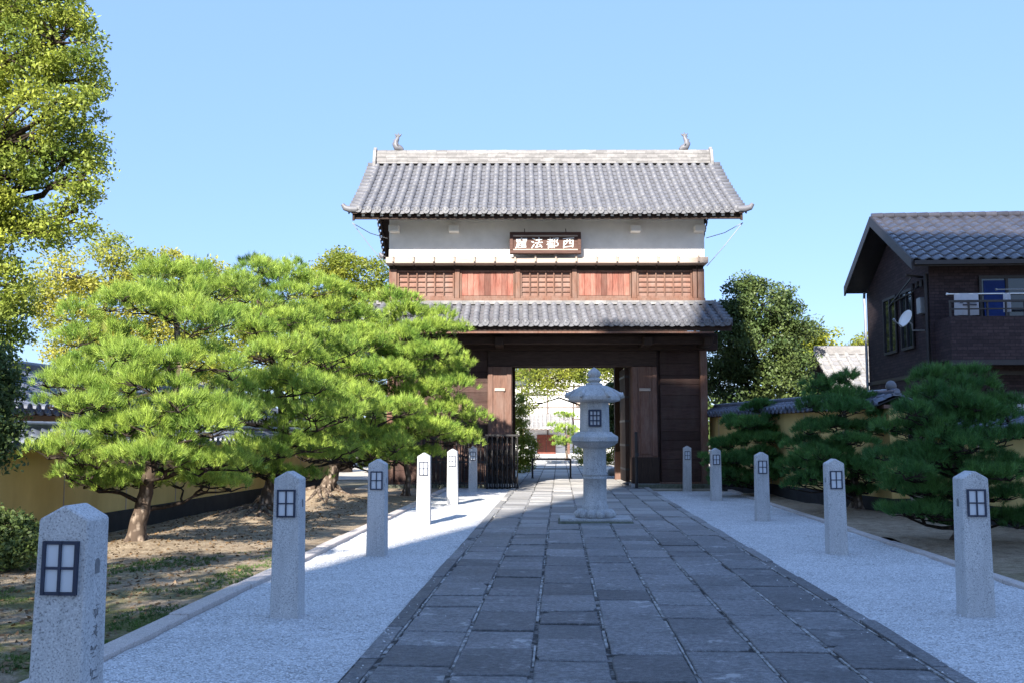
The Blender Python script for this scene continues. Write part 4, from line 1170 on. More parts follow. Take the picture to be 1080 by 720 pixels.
# dark conifer-like shrub mass low at the left edge
sb = blobs_px([(-6, 400, 24, 34, 0.0), (-2, 448, 20, 24, 0.0), (-22, 430, 30, 50, 0.1), (-12, 478, 22, 18, 0.1)], 9.0)
tree('evergreen_tree', 'dark evergreen in deep shade at the left edge under the camphor tree', (-5.1, 9.0, 0), [(-5.1, 9.0, 0), (-5.05, 9.0, 1.0), (-4.95, 9.0, 1.9)], 0.07, sb, 'dark_leaves', 12000, 0.05, 44, 0.12)
sh = blobs_px([(8, 560, 30, 22, 0), (-25, 560, 34, 30, 0), (25, 575, 16, 12, -0.2), (5, 585, 26, 10, -0.3)], 11.5)
tree('clipped_shrub', 'low dark green shrub at the foot of the yellow wall on the left edge', (-5.9, 11.5, 0), [(-5.9, 11.5, 0), (-5.9, 11.5, 0.35)], 0.05, sh, 'dark_leaves', 9000, 0.055, 40, 0.10, 'shrub')
# trees beyond
by = blobs_px([(65, 290, 26, 24, 0), (95, 310, 26, 22, 0.4), (128, 268, 26, 18, 0), (150, 285, 24, 20, 0), (120, 300, 20, 18, 0), (60, 330, 22, 22, 0), (35, 310, 20, 24, 0), (95, 345, 30, 22, 0), (180, 285, 24, 20, 1), (215, 292, 26, 16, 1), (150, 330, 34, 28, 1), (200, 335, 34, 28, 1), (125, 365, 34, 24, 0.5), (180, 372, 36, 24, 1), (75, 368, 26, 16, 0.5)], 31)
tree('sparse_tree', 'thin yellowing tree with open branches behind the left pine', (-13.5, 31, 0), [(-13.5, 31, 0), (-13.4, 31, 2.5), (-13.0, 31, 4.5), (-12.7, 31, 6.0)], 0.16, by, 'yellow_leaves', 32000, 0.12, 26, 0.4)
bt = blobs_px([(345, 300, 34, 26, 0), (378, 295, 30, 24, 0), (400, 310, 22, 30, 0), (330, 335, 40, 30, 0), (385, 345, 34, 36, 0), (300, 340, 30, 30, 0), (255, 330, 34, 34, 1), (260, 380, 40, 34, 1), (320, 385, 40, 30, 0.5), (370, 395, 36, 30, 0.5), (215, 370, 30, 34, 1), (360, 280, 26, 14, 0.5)], 41)
tree('yellow_green_tree', 'yellow green round tree rising behind the left pines beside the gate', (-6.8, 41, 0), [(-6.8, 41, 0), (-6.8, 41, 3), (-6.7, 41, 6)], 0.22, bt, 'light_leaves', 48000, 0.15, 34, 0.45)
bd_ = blobs_px([(800, 325, 40, 28, 0), (770, 345, 30, 30, 0), (825, 340, 24, 26, 0), (790, 370, 42, 30, -0.5), (835, 378, 20, 26, 0), (765, 395, 30, 30, 0), (810, 405, 40, 26, -0.5), (850, 345, 10, 12, 0.4), (783, 305, 20, 10, 0), (840, 410, 18, 16, 0)], 36)
tree('broadleaf_tree', 'dense dark broadleaf tree directly right of the gate behind the wall', (8.9, 36, 0), [(8.9, 36, 0), (8.9, 36, 2.2), (8.8, 36, 4.6)], 0.22, bd_, 'dark_leaves', 38000, 0.14, 40, 0.38)
be = blobs_px([(850, 356, 20, 14, 0), (872, 358, 12, 8, 0), (840, 370, 18, 14, 0), (860, 372, 16, 10, 0)], 44)
tree('yellow_green_tree', 'small yellow green tree beyond the pale roof on the right', (12.8, 44, 0), [(12.8, 44, 0), (12.8, 44, 2.5), (12.9, 44, 4.6)], 0.14, be, 'light_leaves', 4500, 0.18, 22, 0.38)
bf = blobs_px([(915, 362, 12, 9, 0), (892, 372, 10, 6, 0), (930, 372, 12, 8, 0)], 55)
tree('distant_tree', 'small distant tree top between the pale roof and the dark house', (19.5, 55, 0), [(19.5, 55, 0), (19.5, 55, 3), (19.6, 55, 5.2)], 0.14, bf, 'light_leaves', 2200, 0.2, 20, 0.4)

# seen through the passage
bq = blobs_px([(560, 402, 26, 18, 0), (590, 395, 30, 16, 0), (625, 390, 30, 14, 0.5), (655, 398, 26, 18, 0.5), (575, 380, 40, 20, 1), (640, 370, 50, 24, 1), (555, 425, 10, 12, 0), (580, 412, 14, 8, -0.5)], 47)
tree('maple_tree', 'yellow green maple spreading over the courtyard seen through the passage', (6.2, 47, 0), [(6.2, 47, 0), (6.1, 47, 2.2), (5.3, 47, 3.9), (4.2, 47, 5.0)], 0.2, bq, 'light_leaves', 26000, 0.12, 40, 0.38)
bq = blobs_px([(652, 425, 16, 26, 0), (660, 455, 16, 22, 0), (645, 445, 10, 20, 0)], 41)
tree('evergreen_tree', 'dark green evergreen inside the passage opening right of the stone lantern', (4.6, 41, 0), [(4.6, 41, 0), (4.6, 41, 1.2), (4.5, 41, 2.4)], 0.12, bq, 'dark_leaves', 12000, 0.12, 34, 0.25)
bq = blobs_px([(548, 455, 12, 14, 0), (553, 475, 14, 14, 0), (545, 430, 10, 16, 0), (552, 490, 9, 8, 0)], 40)
tree('clipped_shrub', 'tall green shrub inside the passage beside the black folding gate', (0.3, 40, 0), [(0.3, 40, 0), (0.35, 40, 0.8), (0.4, 40, 2.0)], 0.06, bq, 'light_leaves', 11000, 0.085, 44, 0.2, 'shrub')
bq = blobs_px([(650, 477, 13, 11, 0), (660, 486, 10, 8, 0), (640, 484, 8, 8, 0)], 38)
tree('clipped_shrub', 'sunlit yellow green shrub beside the right rear post of the passage', (4.0, 38, 0), [(4.0, 38, 0), (4.0, 38, 0.4)], 0.04, bq, 'light_leaves', 4500, 0.07, 30, 0.13, 'shrub')
bq = blobs_px([(613, 478, 10, 8, 0), (620, 486, 9, 6, 0)], 46)
tree('clipped_shrub', 'low yellow green shrub left of the lantern shaft in the courtyard', (3.3, 46, 0), [(3.3, 46, 0), (3.3, 46, 0.4)], 0.04, bq, 'light_leaves', 2500, 0.08, 30, 0.14, 'shrub')
padsT = pads_px([(596, 440, 12, 6, 0), (590, 452, 13, 6, -0.4), (604, 455, 11, 6, 0.2), (596, 466, 15, 6, -0.3)], 58)
pine('small pine in the courtyard before the white temple building', [gpt(598, 483, 58, 0.0), gpt(597, 465, 58, 1.0), gpt(596, 443, 58, 2.2)], 0.08, padsT, 60, 0.2, 0.03, 10, 'pine_needles', 'courtyard pine')

# ------------------------------------------------------------------ boundary walls
def boundary_wall(label, a, b, h, tiles=True, ochre_h=None, th=0.36):
    """plastered wall with a tiled cap from ground point a to b"""
    a, b = Vector((a[0], a[1], 0)), Vector((b[0], b[1], 0)); d = b - a; L = d.length
    rz = math.atan2(d.y, d.x)
    T = thing('boundary_wall', label, 'wall', a, rz)
    w = MB(); w.box(0, L, -th/2, th/2, 0.30, h - 0.34); w.build('plaster_face', MAT['ochre_plaster'], T)
    f = MB(); f.box(0, L, -th/2 - 0.03, th/2 + 0.03, -0.1, 0.298); f.build('footing', MAT['wall_footing'], T, bev=0.01)
    s = MB(); k = 1.9
    while k < L:
        s.box(k - 0.012, k + 0.012, -th/2 - 0.006, th/2 + 0.006, 0.30, h - 0.345); k += 1.9
    s.build('joint_strips', MAT['mud_plaster'], T)
    p = MB(); p.box(0, L, -th/2 - 0.10, th/2 + 0.10, h - 0.338, h - 0.27); p.build('cap_board', MAT['brown_wood'], T)
    t = MB()
    for sgn in (-1, 1):
        c = roof_curve(0, h - 0.09, sgn * (th/2 + 0.22), h - 0.25, 0.05)
        tile_slope(t, 0.1, L - 0.1, c, 0.24, 0.06, 2)
    cap = t.build('cap_tiles', MAT['blue_grey_tile'], T, fixn=False)
    dk = MB()
    for sgn in (-1, 1):
        c = roof_curve(0, h - 0.09, sgn * (th/2 + 0.22), h - 0.25, 0.05); slope_board(dk, 0.02, L - 0.02, c, 2, 0.015, 0.03)
    dk.build('cap_deck', MAT['wall_footing'], cap)
    r = MB(); x = 0
    while x < L:
        e = min(x + 0.3, L); r.box(x, e - 0.004, -0.09, 0.09, h - 0.10, h - 0.045); r.tube([(x, 0, h - 0.02), (e - 0.004, 0, h - 0.02)], [0.066, 0.07], 8); x += 0.3
    r.build('cap_ridge', MAT['blue_grey_tile'], cap)
    return T
boundary_wall('long ochre wall with tiled cap and dark footing behind the left pines', (-7.55, 3.0), (-5.35, 28.6), 1.64)
boundary_wall('ochre wall with blue grey tiled cap between the gate and the dark house', (7.35, 19.0), (5.95, 29.2), 2.34)
boundary_wall('lower ochre wall in front of the dark house behind the nearest right pine', (9.55, 8.0), (8.1, 18.8), 1.86)

# ------------------------------------------------------------------ building behind the left wall
def left_hall():
    T = thing('low_hall', 'low building with blue grey tiled roof behind the left wall', 'building', (-8.2, 11.5, 0), math.atan2(1, 0.07) )
    L = 22
    w = MB(); w.box(0, L, 0.9, 4.6, 0, 1.9); w.build('wall', MAT['mud_plaster'], T)
    t = MB(); c1 = roof_curve(2.75, 2.80, 0.2, 1.92, 0.08); c2 = roof_curve(2.75, 2.80, 5.3, 1.92, 0.08)
    tile_slope(t, 0.2, L, c1, 0.27, 0.08, 10); tile_slope(t, 0.2, L, c2, 0.27, 0.08, 8)
    rf = t.build('roof', MAT['blue_grey_tile'], T, fixn=False)
    d = MB(); slope_board(d, 0.1, L, c1, 5, 0.06, 0.035); slope_board(d, 0.1, L, c2, 5, 0.06, 0.035); d.build('roof_deck', MAT['dark_wood'], rf)
    r = MB(); r.box(0.1, L, 2.62, 2.88, 2.76, 2.94); r.tube([(0.1, 2.75, 2.95), (L, 2.75, 2.95)], 0.09, 8); r.build('ridge', MAT['blue_grey_tile'], rf)
left_hall()
def far_house():
    T = thing('pale_house', 'pale plastered house glimpsed between the left pine and the camphor tree', 'house', (-22, 46, 0), 0)
    w = MB(); w.box(-7, 7, 0, 7, 0, 3.4); w.build('wall', MAT['plaster'], T)
    t = MB(); t.prism([(-0.8, 3.3), (3.5, 4.5), (7.8, 3.3), (7.8, 3.5), (3.5, 4.7), (-0.8, 3.5)], -7.6, 7.6, axis='x'); t.build('roof', MAT['pale_tile'], T)
    for x in (-4.5, -1.5, 1.5, 4.5):
        g = MB(); g.box(x - 0.6, x + 0.6, -0.03, 0.02, 1.6, 2.8); wn_ = g.build('window', MAT['window_glass'], T)
        f = MB(); f.box(x - 0.66, x + 0.66, -0.06, -0.002, 2.8, 2.87); f.box(x - 0.66, x + 0.66, -0.06, -0.002, 1.53, 1.6); f.build('window_frame', MAT['grey_metal'], wn_)
far_house()

# ------------------------------------------------------------------ dark brick house on the right
def brick_house():
    O = (10.15, 24.0, 0)
    T = thing('brick_house', 'dark brown brick house with blue black tiled gable roof and balcony on the right', 'house', O, R(-4.0))
    # local: x right along the front, y back
    D, Wd, He = 5.3, 11.0, 5.62
    w = MB(); w.box(0, Wd, 0, D, 0, He); w.prism([(0.0, He), (D / 2, He + 1.35), (D, He)], 0.0, Wd, axis='x'); body = w.build('wall', MAT['dark_brick'], T)
    # string course
    s = MB(); s.box(-0.03, Wd, -0.03, D + 0.03, 2.93, 3.03); s.build('string_course', MAT['dark_trim'], body)
    # roof: wavy interlocking tiles
    ov, og = 0.62, 0.55
    t = MB(); zr = He + 1.72; ze = He - 0.02
    for sg, y1, ze in ((1, -ov, He - 0.02), (-1, D + 0.22, He + 0.19)):
        nc = 11; nx = int((Wd + og) / 0.30)
        for k in range(nc):
            for i in range(nx):
                xa = -og + 0.30 * i
                vs = []
                for (tt, ex) in ((k / nc, 0.0), ((k + 1) / nc, 0.03), ((k + 1) / nc, 0.0)):
                    y = lerp(D / 2, y1, tt); z = lerp(zr, ze, tt)
                    for q in range(7):
                        u = q / 6; vs.append((xa + 0.30 * u, y, z + 0.03 * math.sin(u * 2 * math.pi) + ex + 0.04))
                t.add(vs, [(q, q+1, q+8, q+7) for q in range(6)] + [(7+q, 8+q, 15+q, 14+q) for q in range(6)], False)
    roof = t.build('roof', MAT['house_tile'], T, fixn=False)
    u = MB(); ze = He - 0.02; u.prism([(-ov, ze - 0.13), (D/2, zr - 0.13), (D + 0.22, ze + 0.08), (D + 0.22, ze + 0.21), (D/2, zr), (-ov, ze)], -og, Wd, axis='x'); u.build('soffit', MAT['dark_trim'], roof)
    rg = MB(); x = -og
    while x < Wd:
        rg.tube([(x, D/2, zr + 0.06), (x + 0.29, D/2, zr + 0.06)], [0.085, 0.095], 8); x += 0.3
    rg.build('ridge_cap', MAT['house_tile'], roof)
    for y1, ze2 in ((-ov, ze), (D + 0.22, ze + 0.21)):
        bb = MB(); bb.prism([(D/2, zr + 0.06), (y1, ze2 + 0.07), (y1, ze2 - 0.20), (D/2, zr - 0.22)], -og - 0.05, -og - 0.002, axis='x'); bb.build('bargeboard', MAT['grey_metal'] if False else MAT['dark_trim'], roof)
    gt = MB(); gt.box(-og, Wd, -ov - 0.12, -ov, ze - 0.10, ze + 0.0); gt.build('gutter', MAT['dark_trim'], roof)
    dp = MB(); dp.tube([(-0.02, D + 0.15, ze + 0.1), (-0.06, D + 0.05, ze - 0.15), (-0.07, D - 0.05, ze - 0.5), (-0.07, D - 0.05, 0.1)], 0.04, 8); dp.build('downpipe', MAT['grey_metal'], T)
    dp = MB(); dp.tube([(-0.05, 0.08, ze - 0.2), (-0.05, 0.08, 0.1)], 0.045, 8); dp.build('downpipe', MAT['dark_trim'], T)
    # gable windows
    for y0, y1 in ((1.15, 2.0), (2.5, 3.5)):
        g = MB(); g.box(-0.035, 0.02, y0, y1, 3.75, 5.15); wn_ = g.build('window', MAT['window_glass'], T)
        f = MB()
        for (a, b_, c, d) in ((y0 - 0.06, y1 + 0.06, 5.15, 5.22), (y0 - 0.06, y1 + 0.06, 3.68, 3.75), (y0 - 0.06, y0, 3.75, 5.15), (y1, y1 + 0.06, 3.75, 5.15), ((y0 + y1)/2 - 0.03, (y0 + y1)/2 + 0.03, 3.75, 5.15)):
            f.box(-0.07, -0.036, a, b_, c, d)
        f.build('window_frame', MAT['dark_trim'], wn_)
    # balcony
    bx0, bx1, by = 0.10, Wd - 0.5, -1.05
    bl = MB(); bl.box(bx0, bx1, by, by + 0.12, 3.22, 4.22); bl.box(bx0, bx0 + 0.12, by + 0.121, -0.002, 3.22, 4.22); bal = bl.build('balcony_wall', MAT['dark_brick'], T)
    fl = MB(); fl.box(bx0 + 0.02, bx1, by + 0.13, -0.002, 3.22, 3.38); fl.box(bx0 - 0.03, bx1 + 0.03, by - 0.03, by + 0.15, 3.10, 3.218); fl.build('balcony_floor', MAT['dark_trim'], bal)
    rl = MB(); rl.box(bx0, bx1, by + 0.02, by + 0.09, 4.55, 4.60); rl.box(bx0, bx1, by + 0.03, by + 0.08, 4.38, 4.41)
    x = bx0
    while x < bx1:
        rl.box(x, x + 0.035, by + 0.03, by + 0.08, 4.222, 4.548); x += 0.42
    rl.build('balcony_rail', MAT['dark_trim'], bal)
    # openings to the balcony
    for x0, x1, m in ((1.22, 2.4, 'window_glass'), (4.2, 6.0, 'window_glass')):
        g = MB(); g.box(x0, x1, -0.03, 0.02, 3.40, 5.25); dr = g.build('balcony_door', MAT['window_glass'], T)
        f = MB(); f.box(x0 - 0.06, x1 + 0.06, -0.07, -0.031, 5.25, 5.32); f.box(x0 - 0.06, x0, -0.07, -0.031, 3.4, 5.25); f.box(x1, x1 + 0.06, -0.07, -0.031, 3.4, 5.25); f.box((x0+x1)/2 - 0.03, (x0+x1)/2 + 0.03, -0.068, -0.033, 3.4, 5.25); f.build('door_frame', MAT['dark_trim'], dr)
        cu = MB(); cu.box(x0 + 0.05, (x0 + x1)/2 - 0.04, -0.045, -0.034, 4.0, 5.2); cu.build('reflection', MAT['reflection_blue'], dr)  # blue panel paints the sky's reflection on half of the door glass
    # ground floor opening
    g = MB(); g.box(1.75, 3.4, -0.03, 0.02, 0.5, 2.45); gw = g.build('window', MAT['window_glass'], T)
    f = MB(); f.box(1.68, 3.47, -0.07, -0.031, 2.45, 2.53); f.box(1.68, 1.75, -0.07, -0.031, 0.5, 2.45); f.box(2.5, 2.56, -0.068, -0.033, 0.5, 2.45); f.build('window_frame', MAT['dark_trim'], gw)
    cu = MB(); cu.box(1.82, 2.2, -0.045, -0.034, 0.55, 2.4); cu.box(2.62, 3.3, -0.045, -0.034, 0.55, 2.4); cu.build('curtain', MAT['cloth_white'], gw)
    # service bracket and cables at the corner
    sv = MB(); sv.bar((-0.05, 0.3, 5.35), (-0.55, 0.0, 5.35), 0.05); sv.bar((-0.03, 3.2, 4.95), (-0.35, 0.2, 5.32), 0.03)
    for y in (0.25, 0.55, 0.9): sv.tube([(-0.10, y, 5.28), (-0.10, y, 5.10)], [0.05, 0.05], 8)
    sv.tube([(-0.12, 0.25, 5.2), (-0.2, 0.7, 5.0), (-0.12, 1.2, 5.05), (-0.1, 2.4, 5.02)], 0.02, 6)
    sv.build('service_bracket', MAT['dark_trim'], T)
    mb = MB(); mb.box(-0.14, -0.002, 0.28, 0.55, 4.45, 4.85); mb.build('meter_box', MAT['grey_metal'], T, bev=0.01)
    ac = MB(); ac.box(3.05, 3.85, -0.42, -0.10, 3.40, 3.98); acu = ac.build('air_conditioner', MAT['white_paint'], T, bev=0.015)
    fn = MB(); fn.lathe([(0.20, 0.0), (0.20, 0.012), (0.17, 0.012), (0.03, 0.008)], 20); fo = fn.build('fan_grille', MAT['dark_trim'], acu, loc=(3.35, -0.425, 3.70)); fo.rotation_euler = (R(90), 0, 0)
    # dish
    dm = Matrix.Translation((-0.42, 0.42, 4.32)) @ Matrix.Rotation(R(-68), 4, 'Z') @ Matrix.Rotation(R(65), 4, 'X')
    ds = MB(); vs = []; N = 24; rings = [(0.01, 0.0), (0.08, 0.006), (0.16, 0.026), (0.235, 0.06)]
    for off in (0.0, -0.012):
        for (r, z) in rings:
            for k in range(N):
                a = 2 * math.pi * k / N; vs.append(dm @ Vector((r * 0.9 * math.cos(a), r * math.sin(a), z + off)))
    nr = len(rings); fs = []
    for o in (0, nr):
        for i in range(nr - 1):
            for k in range(N): fs.append(((o+i)*N+k, (o+i)*N+(k+1)%N, (o+i+1)*N+(k+1)%N, (o+i+1)*N+k))
    for k in range(N): fs.append(((nr-1)*N+k, (nr-1)*N+(k+1)%N, (2*nr-1)*N+(k+1)%N, (2*nr-1)*N+k))
    ds.add(vs, fs, True); dish = ds.build('satellite_dish', MAT['white_paint'], T)
    ar = MB(); ar.tube([dm @ Vector((0, -0.23, 0.05)), dm @ Vector((0, -0.2, 0.32))], 0.014, 6); ar.tube([dm @ Vector((0, -0.2, 0.30)), dm @ Vector((0, -0.17, 0.36))], 0.03, 8)
    ar.tube([dm @ Vector((0, 0, -0.01)), (-0.30, 0.42, 4.2), (-0.30, 0.42, 4.05), (0.0, 0.42, 4.05)], 0.018, 6); ar.build('dish_arm', MAT['grey_metal'], dish)
    return T
bh = brick_house()
HM = Matrix.Translation((10.15, 24.0, 0)) @ Matrix.Rotation(R(-4.0), 4, 'Z')
def on_house(x, y, z): return HM @ Vector((x, y, z))
p = MB(); p.tube([(-0.2, 0, 0), (4.2, 0, 0)], 0.016, 8)
for x in (-0.2, 4.2): p.tube([(x - 0.02, 0, 0), (x + 0.02, 0, 0)], 0.03, 8)
pole = p.build('drying_pole', MAT['white_paint'], None, loc=on_house(0.35, -0.75, 4.78), rz=R(-4)); tag(pole, 'thin white laundry pole above the balcony rail of the dark house', 'laundry pole')
p = MB(); p.tube([(-0.2, 0, 0), (3.4, 0, 0)], 0.016, 8)
for x in (-0.2, 3.4): p.tube([(x - 0.02, 0, 0), (x + 0.02, 0, 0)], 0.03, 8)
pole = p.build('drying_pole', MAT['grey_metal'], None, loc=on_house(1.6, -0.45, 4.92), rz=R(-4)); tag(pole, 'higher grey laundry pole near the balcony door of the dark house', 'laundry pole')
def cloth(name, x, w, h, mat, label, y=-0.75, z=4.78):
    vs, fs = [], []; nx, nz = 14, 8
    for s in (0.0, 0.008):
        for j in range(nz + 1):
            for i in range(nx + 1):
                u, v = i / nx, j / nz
                vs.append((u * w, 0.025 * math.sin(u * 11 + v) * (0.3 + v) + s - 0.018, -v * h + 0.015))
    n1 = (nx + 1) * (nz + 1)
    for o in (0, n1):
        for j in range(nz):
            for i in range(nx):
                a = o + j * (nx + 1) + i; fs.append((a, a + 1, a + nx + 2, a + nx + 1))
    b = MB(); b.add(vs, fs, True); o = b.build(name, MAT[mat], None, loc=on_house(x, y, z), rz=R(-4)); tag(o, label, 'laundry')
    return o
c_ = cloth('towel', 0.30, 0.55, 0.52, 'cloth_white', 'white towel with a dark print hanging on the balcony laundry pole')
b = MB(); b.box(0.18, 0.50, -0.05, -0.046, -0.28, -0.24); b.box(0.26, 0.50, -0.05, -0.046, -0.20, -0.17); b.box(0.12, 0.19, -0.05, -0.046, -0.22, -0.15); b.build('dark_print', MAT['cloth_grey'], c_)
cloth('towel', 1.42, 0.16, 0.45, 'cloth_white', 'narrow pale towel hanging before the blue blind on the balcony')

# low tiled house behind the right wall
def tiled_house():
    T = thing('tiled_house', 'low house with pale grey tiled roof between the dark tree and the brick house', 'house', (11.0, 34.0, 0), R(-6))
    w = MB(); w.box(0.5, 9.5, 0.8, 6.2, 0, 2.9); w.build('wall', MAT['plaster'], T)
    t = MB(); c1 = roof_curve(3.5, 4.55, 0.1, 2.95, 0.08); c2 = roof_curve(3.5, 4.55, 6.9, 2.95, 0.08)
    tile_slope(t, 0.1, 9.9, c1, 0.36, 0.07, 10); tile_slope(t, 0.1, 9.9, c2, 0.36, 0.07, 8)
    rf = t.build('roof', MAT['pale_tile'], T, fixn=False)
    d = MB(); slope_board(d, 0.05, 9.95, c1, 4, 0.08, 0.04); slope_board(d, 0.05, 9.95, c2, 4, 0.08, 0.04); d.build('roof_deck', MAT['dark_wood'], rf)
    r = MB(); r.box(0.05, 9.95, 3.36, 3.64, 4.5, 4.72); r.tube([(0.05, 3.5, 4.73), (9.95, 3.5, 4.73)], 0.1, 8); r.build('ridge', MAT['ridge_tile'], rf)
    g = MB(); g.box(2, 4, 0.77, 0.81, 1.0, 2.3); g.build('window', MAT['window_glass'], T)
tiled_house()
# round stone ball on the wall top beside the house
b = MB(); b.lathe([(0.01, 0.0), (0.07, 0.015), (0.10, 0.07), (0.105, 0.105), (0.09, 0.155), (0.055, 0.195), (0.01, 0.21)], 18)
pb = at(922, 413, 19.3); o = b.build('wall_finial', MAT['grey_tile'], None, loc=(7.33, 19.25, 2.335)); tag(o, 'round grey ball finial on the end of the right wall cap', 'finial')

# ------------------------------------------------------------------ temple building in the courtyard
def temple_hall():
    T = thing('temple_hall', 'white plastered temple hall with timber frame seen through the gate', 'building', (2.5, 70, 0), R(-2))
    w = MB(); w.box(-5.5, 9.5, 0, 9, 0, 4.9); w.prism([(-3.4, 4.9), (3.0, 7.6), (9.4, 4.9)], 0.0, 9.0); w.build('wall', MAT['plaster'], T)
    f = MB()
    for z in (1.2, 2.6, 3.4, 4.3, 4.9): f.box(-5.5, 9.5, -0.05, -0.002, z - 0.04, z + 0.04)
    f.build('rails', MAT['grey_timber'], T)
    f = MB()
    for x in (-5.4, -3.6, -1.8, 0.0, 1.8, 3.6, 5.4, 7.2, 9.0): f.box(x - 0.05, x + 0.05, -0.07, -0.051, 0, 4.9)
    f.build('studs', MAT['grey_timber'], T)
    r = MB()
    r.prism([(-4.6, 4.6), (3.0, 7.9), (10.6, 4.6), (10.6, 4.85), (3.0, 8.2), (-4.6, 4.85)], -1.0, 9.5); rf = r.build('roof', MAT['grey_tile'], T)
    bb = MB(); bb.prism([(-4.6, 4.45), (3.0, 7.72), (10.6, 4.45), (10.6, 4.66), (3.0, 7.95), (-4.6, 4.66)], -1.08, -1.002); bb.build('bargeboard', MAT['brown_wood'], rf)
    # porch with curved tiled roof
    pr = MB(); c1 = roof_curve(0.0, 3.0, -2.6, 1.95, 0.2); tile_slope(pr, -1.9, 1.6, c1, 0.3, 0.08, 5); po = pr.build('porch_roof', MAT['pale_tile'], T, fixn=False)
    d = MB(); slope_board(d, -1.95, 1.65, c1, 5, 0.08, 0.04); d.build('porch_deck', MAT['brown_wood'], po)
    for x in (-1.7, 1.4):
        ps = MB(); ps.box(x - 0.09, x + 0.09, -2.4, -2.22, 0, 1.95); ps.build('porch_post', MAT['brown_wood'], po)
    dr = MB()
    for k in range(2): dr.box(-0.75 + 0.66 * k, -0.11 + 0.66 * k, -0.12, -0.075, 0.1, 1.5)
    dr.build('doors', MAT['rust_red'], T)
    wn_ = MB(); wn_.box(2.0, 4.4, -0.10, -0.072, 3.5, 4.2); o = wn_.build('window', MAT['pale_wood'], T)
    q = MB()
    for k in range(9): x = 2.0 + 0.3 * k; q.box(x - 0.03, x + 0.03, -0.13, -0.101, 3.5, 4.2)
    q.build('window_bars', MAT['brown_wood'], o)
    st = MB(); st.box(-2.2, 2.0, -3.0, -0.1, 0.0, 0.18); st.build('step', MAT['lantern_granite'], T, bev=0.02)
temple_hall()
def hedge():
    P = np.stack([rng.uniform(-40, 45, 16000), rng.uniform(86, 90, 16000), np.abs(rng.normal(0, 1, 16000)) * 1.6 + rng.uniform(0, 3.0, 16000)], 1)
    raw_mesh('far_wood', leaves(P, 0.75, 0.4, 0.7), 4, MAT['dark_leaves']) ['kind'] = 'stuff'
    o = bpy.data.objects['far_wood']; o['label'] = 'dark mass of trees far behind the temple hall'; o['category'] = 'trees'
hedge()
# low kerb line across the courtyard
b = MB(); b.box(-6, 1.0, 52, 52.35, -0.05, 0.16); b.box(1.05, 9, 52, 52.35, -0.05, 0.16); b.build('courtyard_kerb', MAT['lantern_granite'], bev=0.02)['kind'] = 'structure'
# stone among the courtyard shrubs
def boulder(loc, r, label):
    bm = bmesh.new(); bmesh.ops.create_icosphere(bm, subdivisions=3, radius=r)
    for v in bm.verts:
        n = mnoise.noise(v.co * (1.6 / r) + Vector(loc)); v.co *= 1 + 0.28 * n; v.co.z *= 0.62
    me = bpy.data.meshes.new('boulder'); bm.to_mesh(me); bm.free(); me.materials.append(MAT['rock'])
    me.polygons.foreach_set('use_smooth', [True] * len(me.polygons))
    o = bpy.data.objects.new('boulder', me); COL.objects.link(o); o.location = loc; tag(o, label, 'rock'); return o
boulder((3.85, 36.6, 0.12), 0.34, 'grey rock in front of the sunlit shrub beyond the passage')
boulder((6.35, 28.1, 0.13), 0.32, 'dark rock on the ground at the right corner of the gate')

# ------------------------------------------------------------------ barriers
def barrier():
    p0 = at(562, 508, 33.6); x0, x1 = 0.70, 2.0
    T = thing('low_barrier', 'low black metal barrier rail standing across the path behind the gate', 'barrier', ((x0 + x1) / 2, 34.3, 0.02))
    w = (x1 - x0) / 2
    for x in (-w, w):
        b = MB(); b.tube([(x, 0, 0), (x, 0, 0.66)], 0.032, 8); leg = b.build('leg', MAT['black_metal'], T)
        b = MB(); b.box(x - 0.05, x + 0.05, -0.16, 0.16, 0.0, 0.025); b.build('foot', MAT['black_metal'], leg)
    b = MB(); b.tube([(-w, 0, 0.65), (w, 0, 0.65)], 0.032, 8); b.build('rail', MAT['black_metal'], T)
    b = MB(); b.tube([(-w, 0, 0.32), (w, 0, 0.32)], 0.016, 8); b.build('lower_rail', MAT['black_metal'], T)
barrier()
def folding_gate():
    T = thing('folding_gate', 'black metal folding gate pushed together at the left gate post', 'gate', (-0.33, 27.95, 0))
    H = 1.46
    n = 13
    for k in range(n):
        x = lerp(-0.36, 0.48, k / (n - 1)); y = 0.10 * (1 if k % 2 else -1)
        b = MB(); b.tube([(x, y, 0.06), (x, y, H - 0.03 * (k % 2))], 0.022, 6); b.tube([(x, y, 0.0), (x, y, 0.06)], 0.035, 8)
        b.build('upright', MAT['black_metal'], T)
    b = MB()
    for z in (0.25, 0.62, 1.0, 1.34):
        for k in range(n - 1):
            xa = lerp(-0.36, 0.48, k / (n - 1)); xb = lerp(-0.36, 0.48, (k + 1) / (n - 1)); ya = 0.10 * (1 if k % 2 else -1)
            b.bar((xa, ya, z - 0.13), (xb, -ya, z + 0.13), 0.03, 0.012); b.bar((xa, ya + 0.014, z + 0.13), (xb, -ya + 0.014, z - 0.13), 0.03, 0.012)
    b.build('scissor_bars', MAT['black_metal'], T)
    b = MB(); b.box(-0.42, 0.54, -0.13, 0.13, H, H + 0.05); b.build('top_rail', MAT['black_metal'], T)
folding_gate()
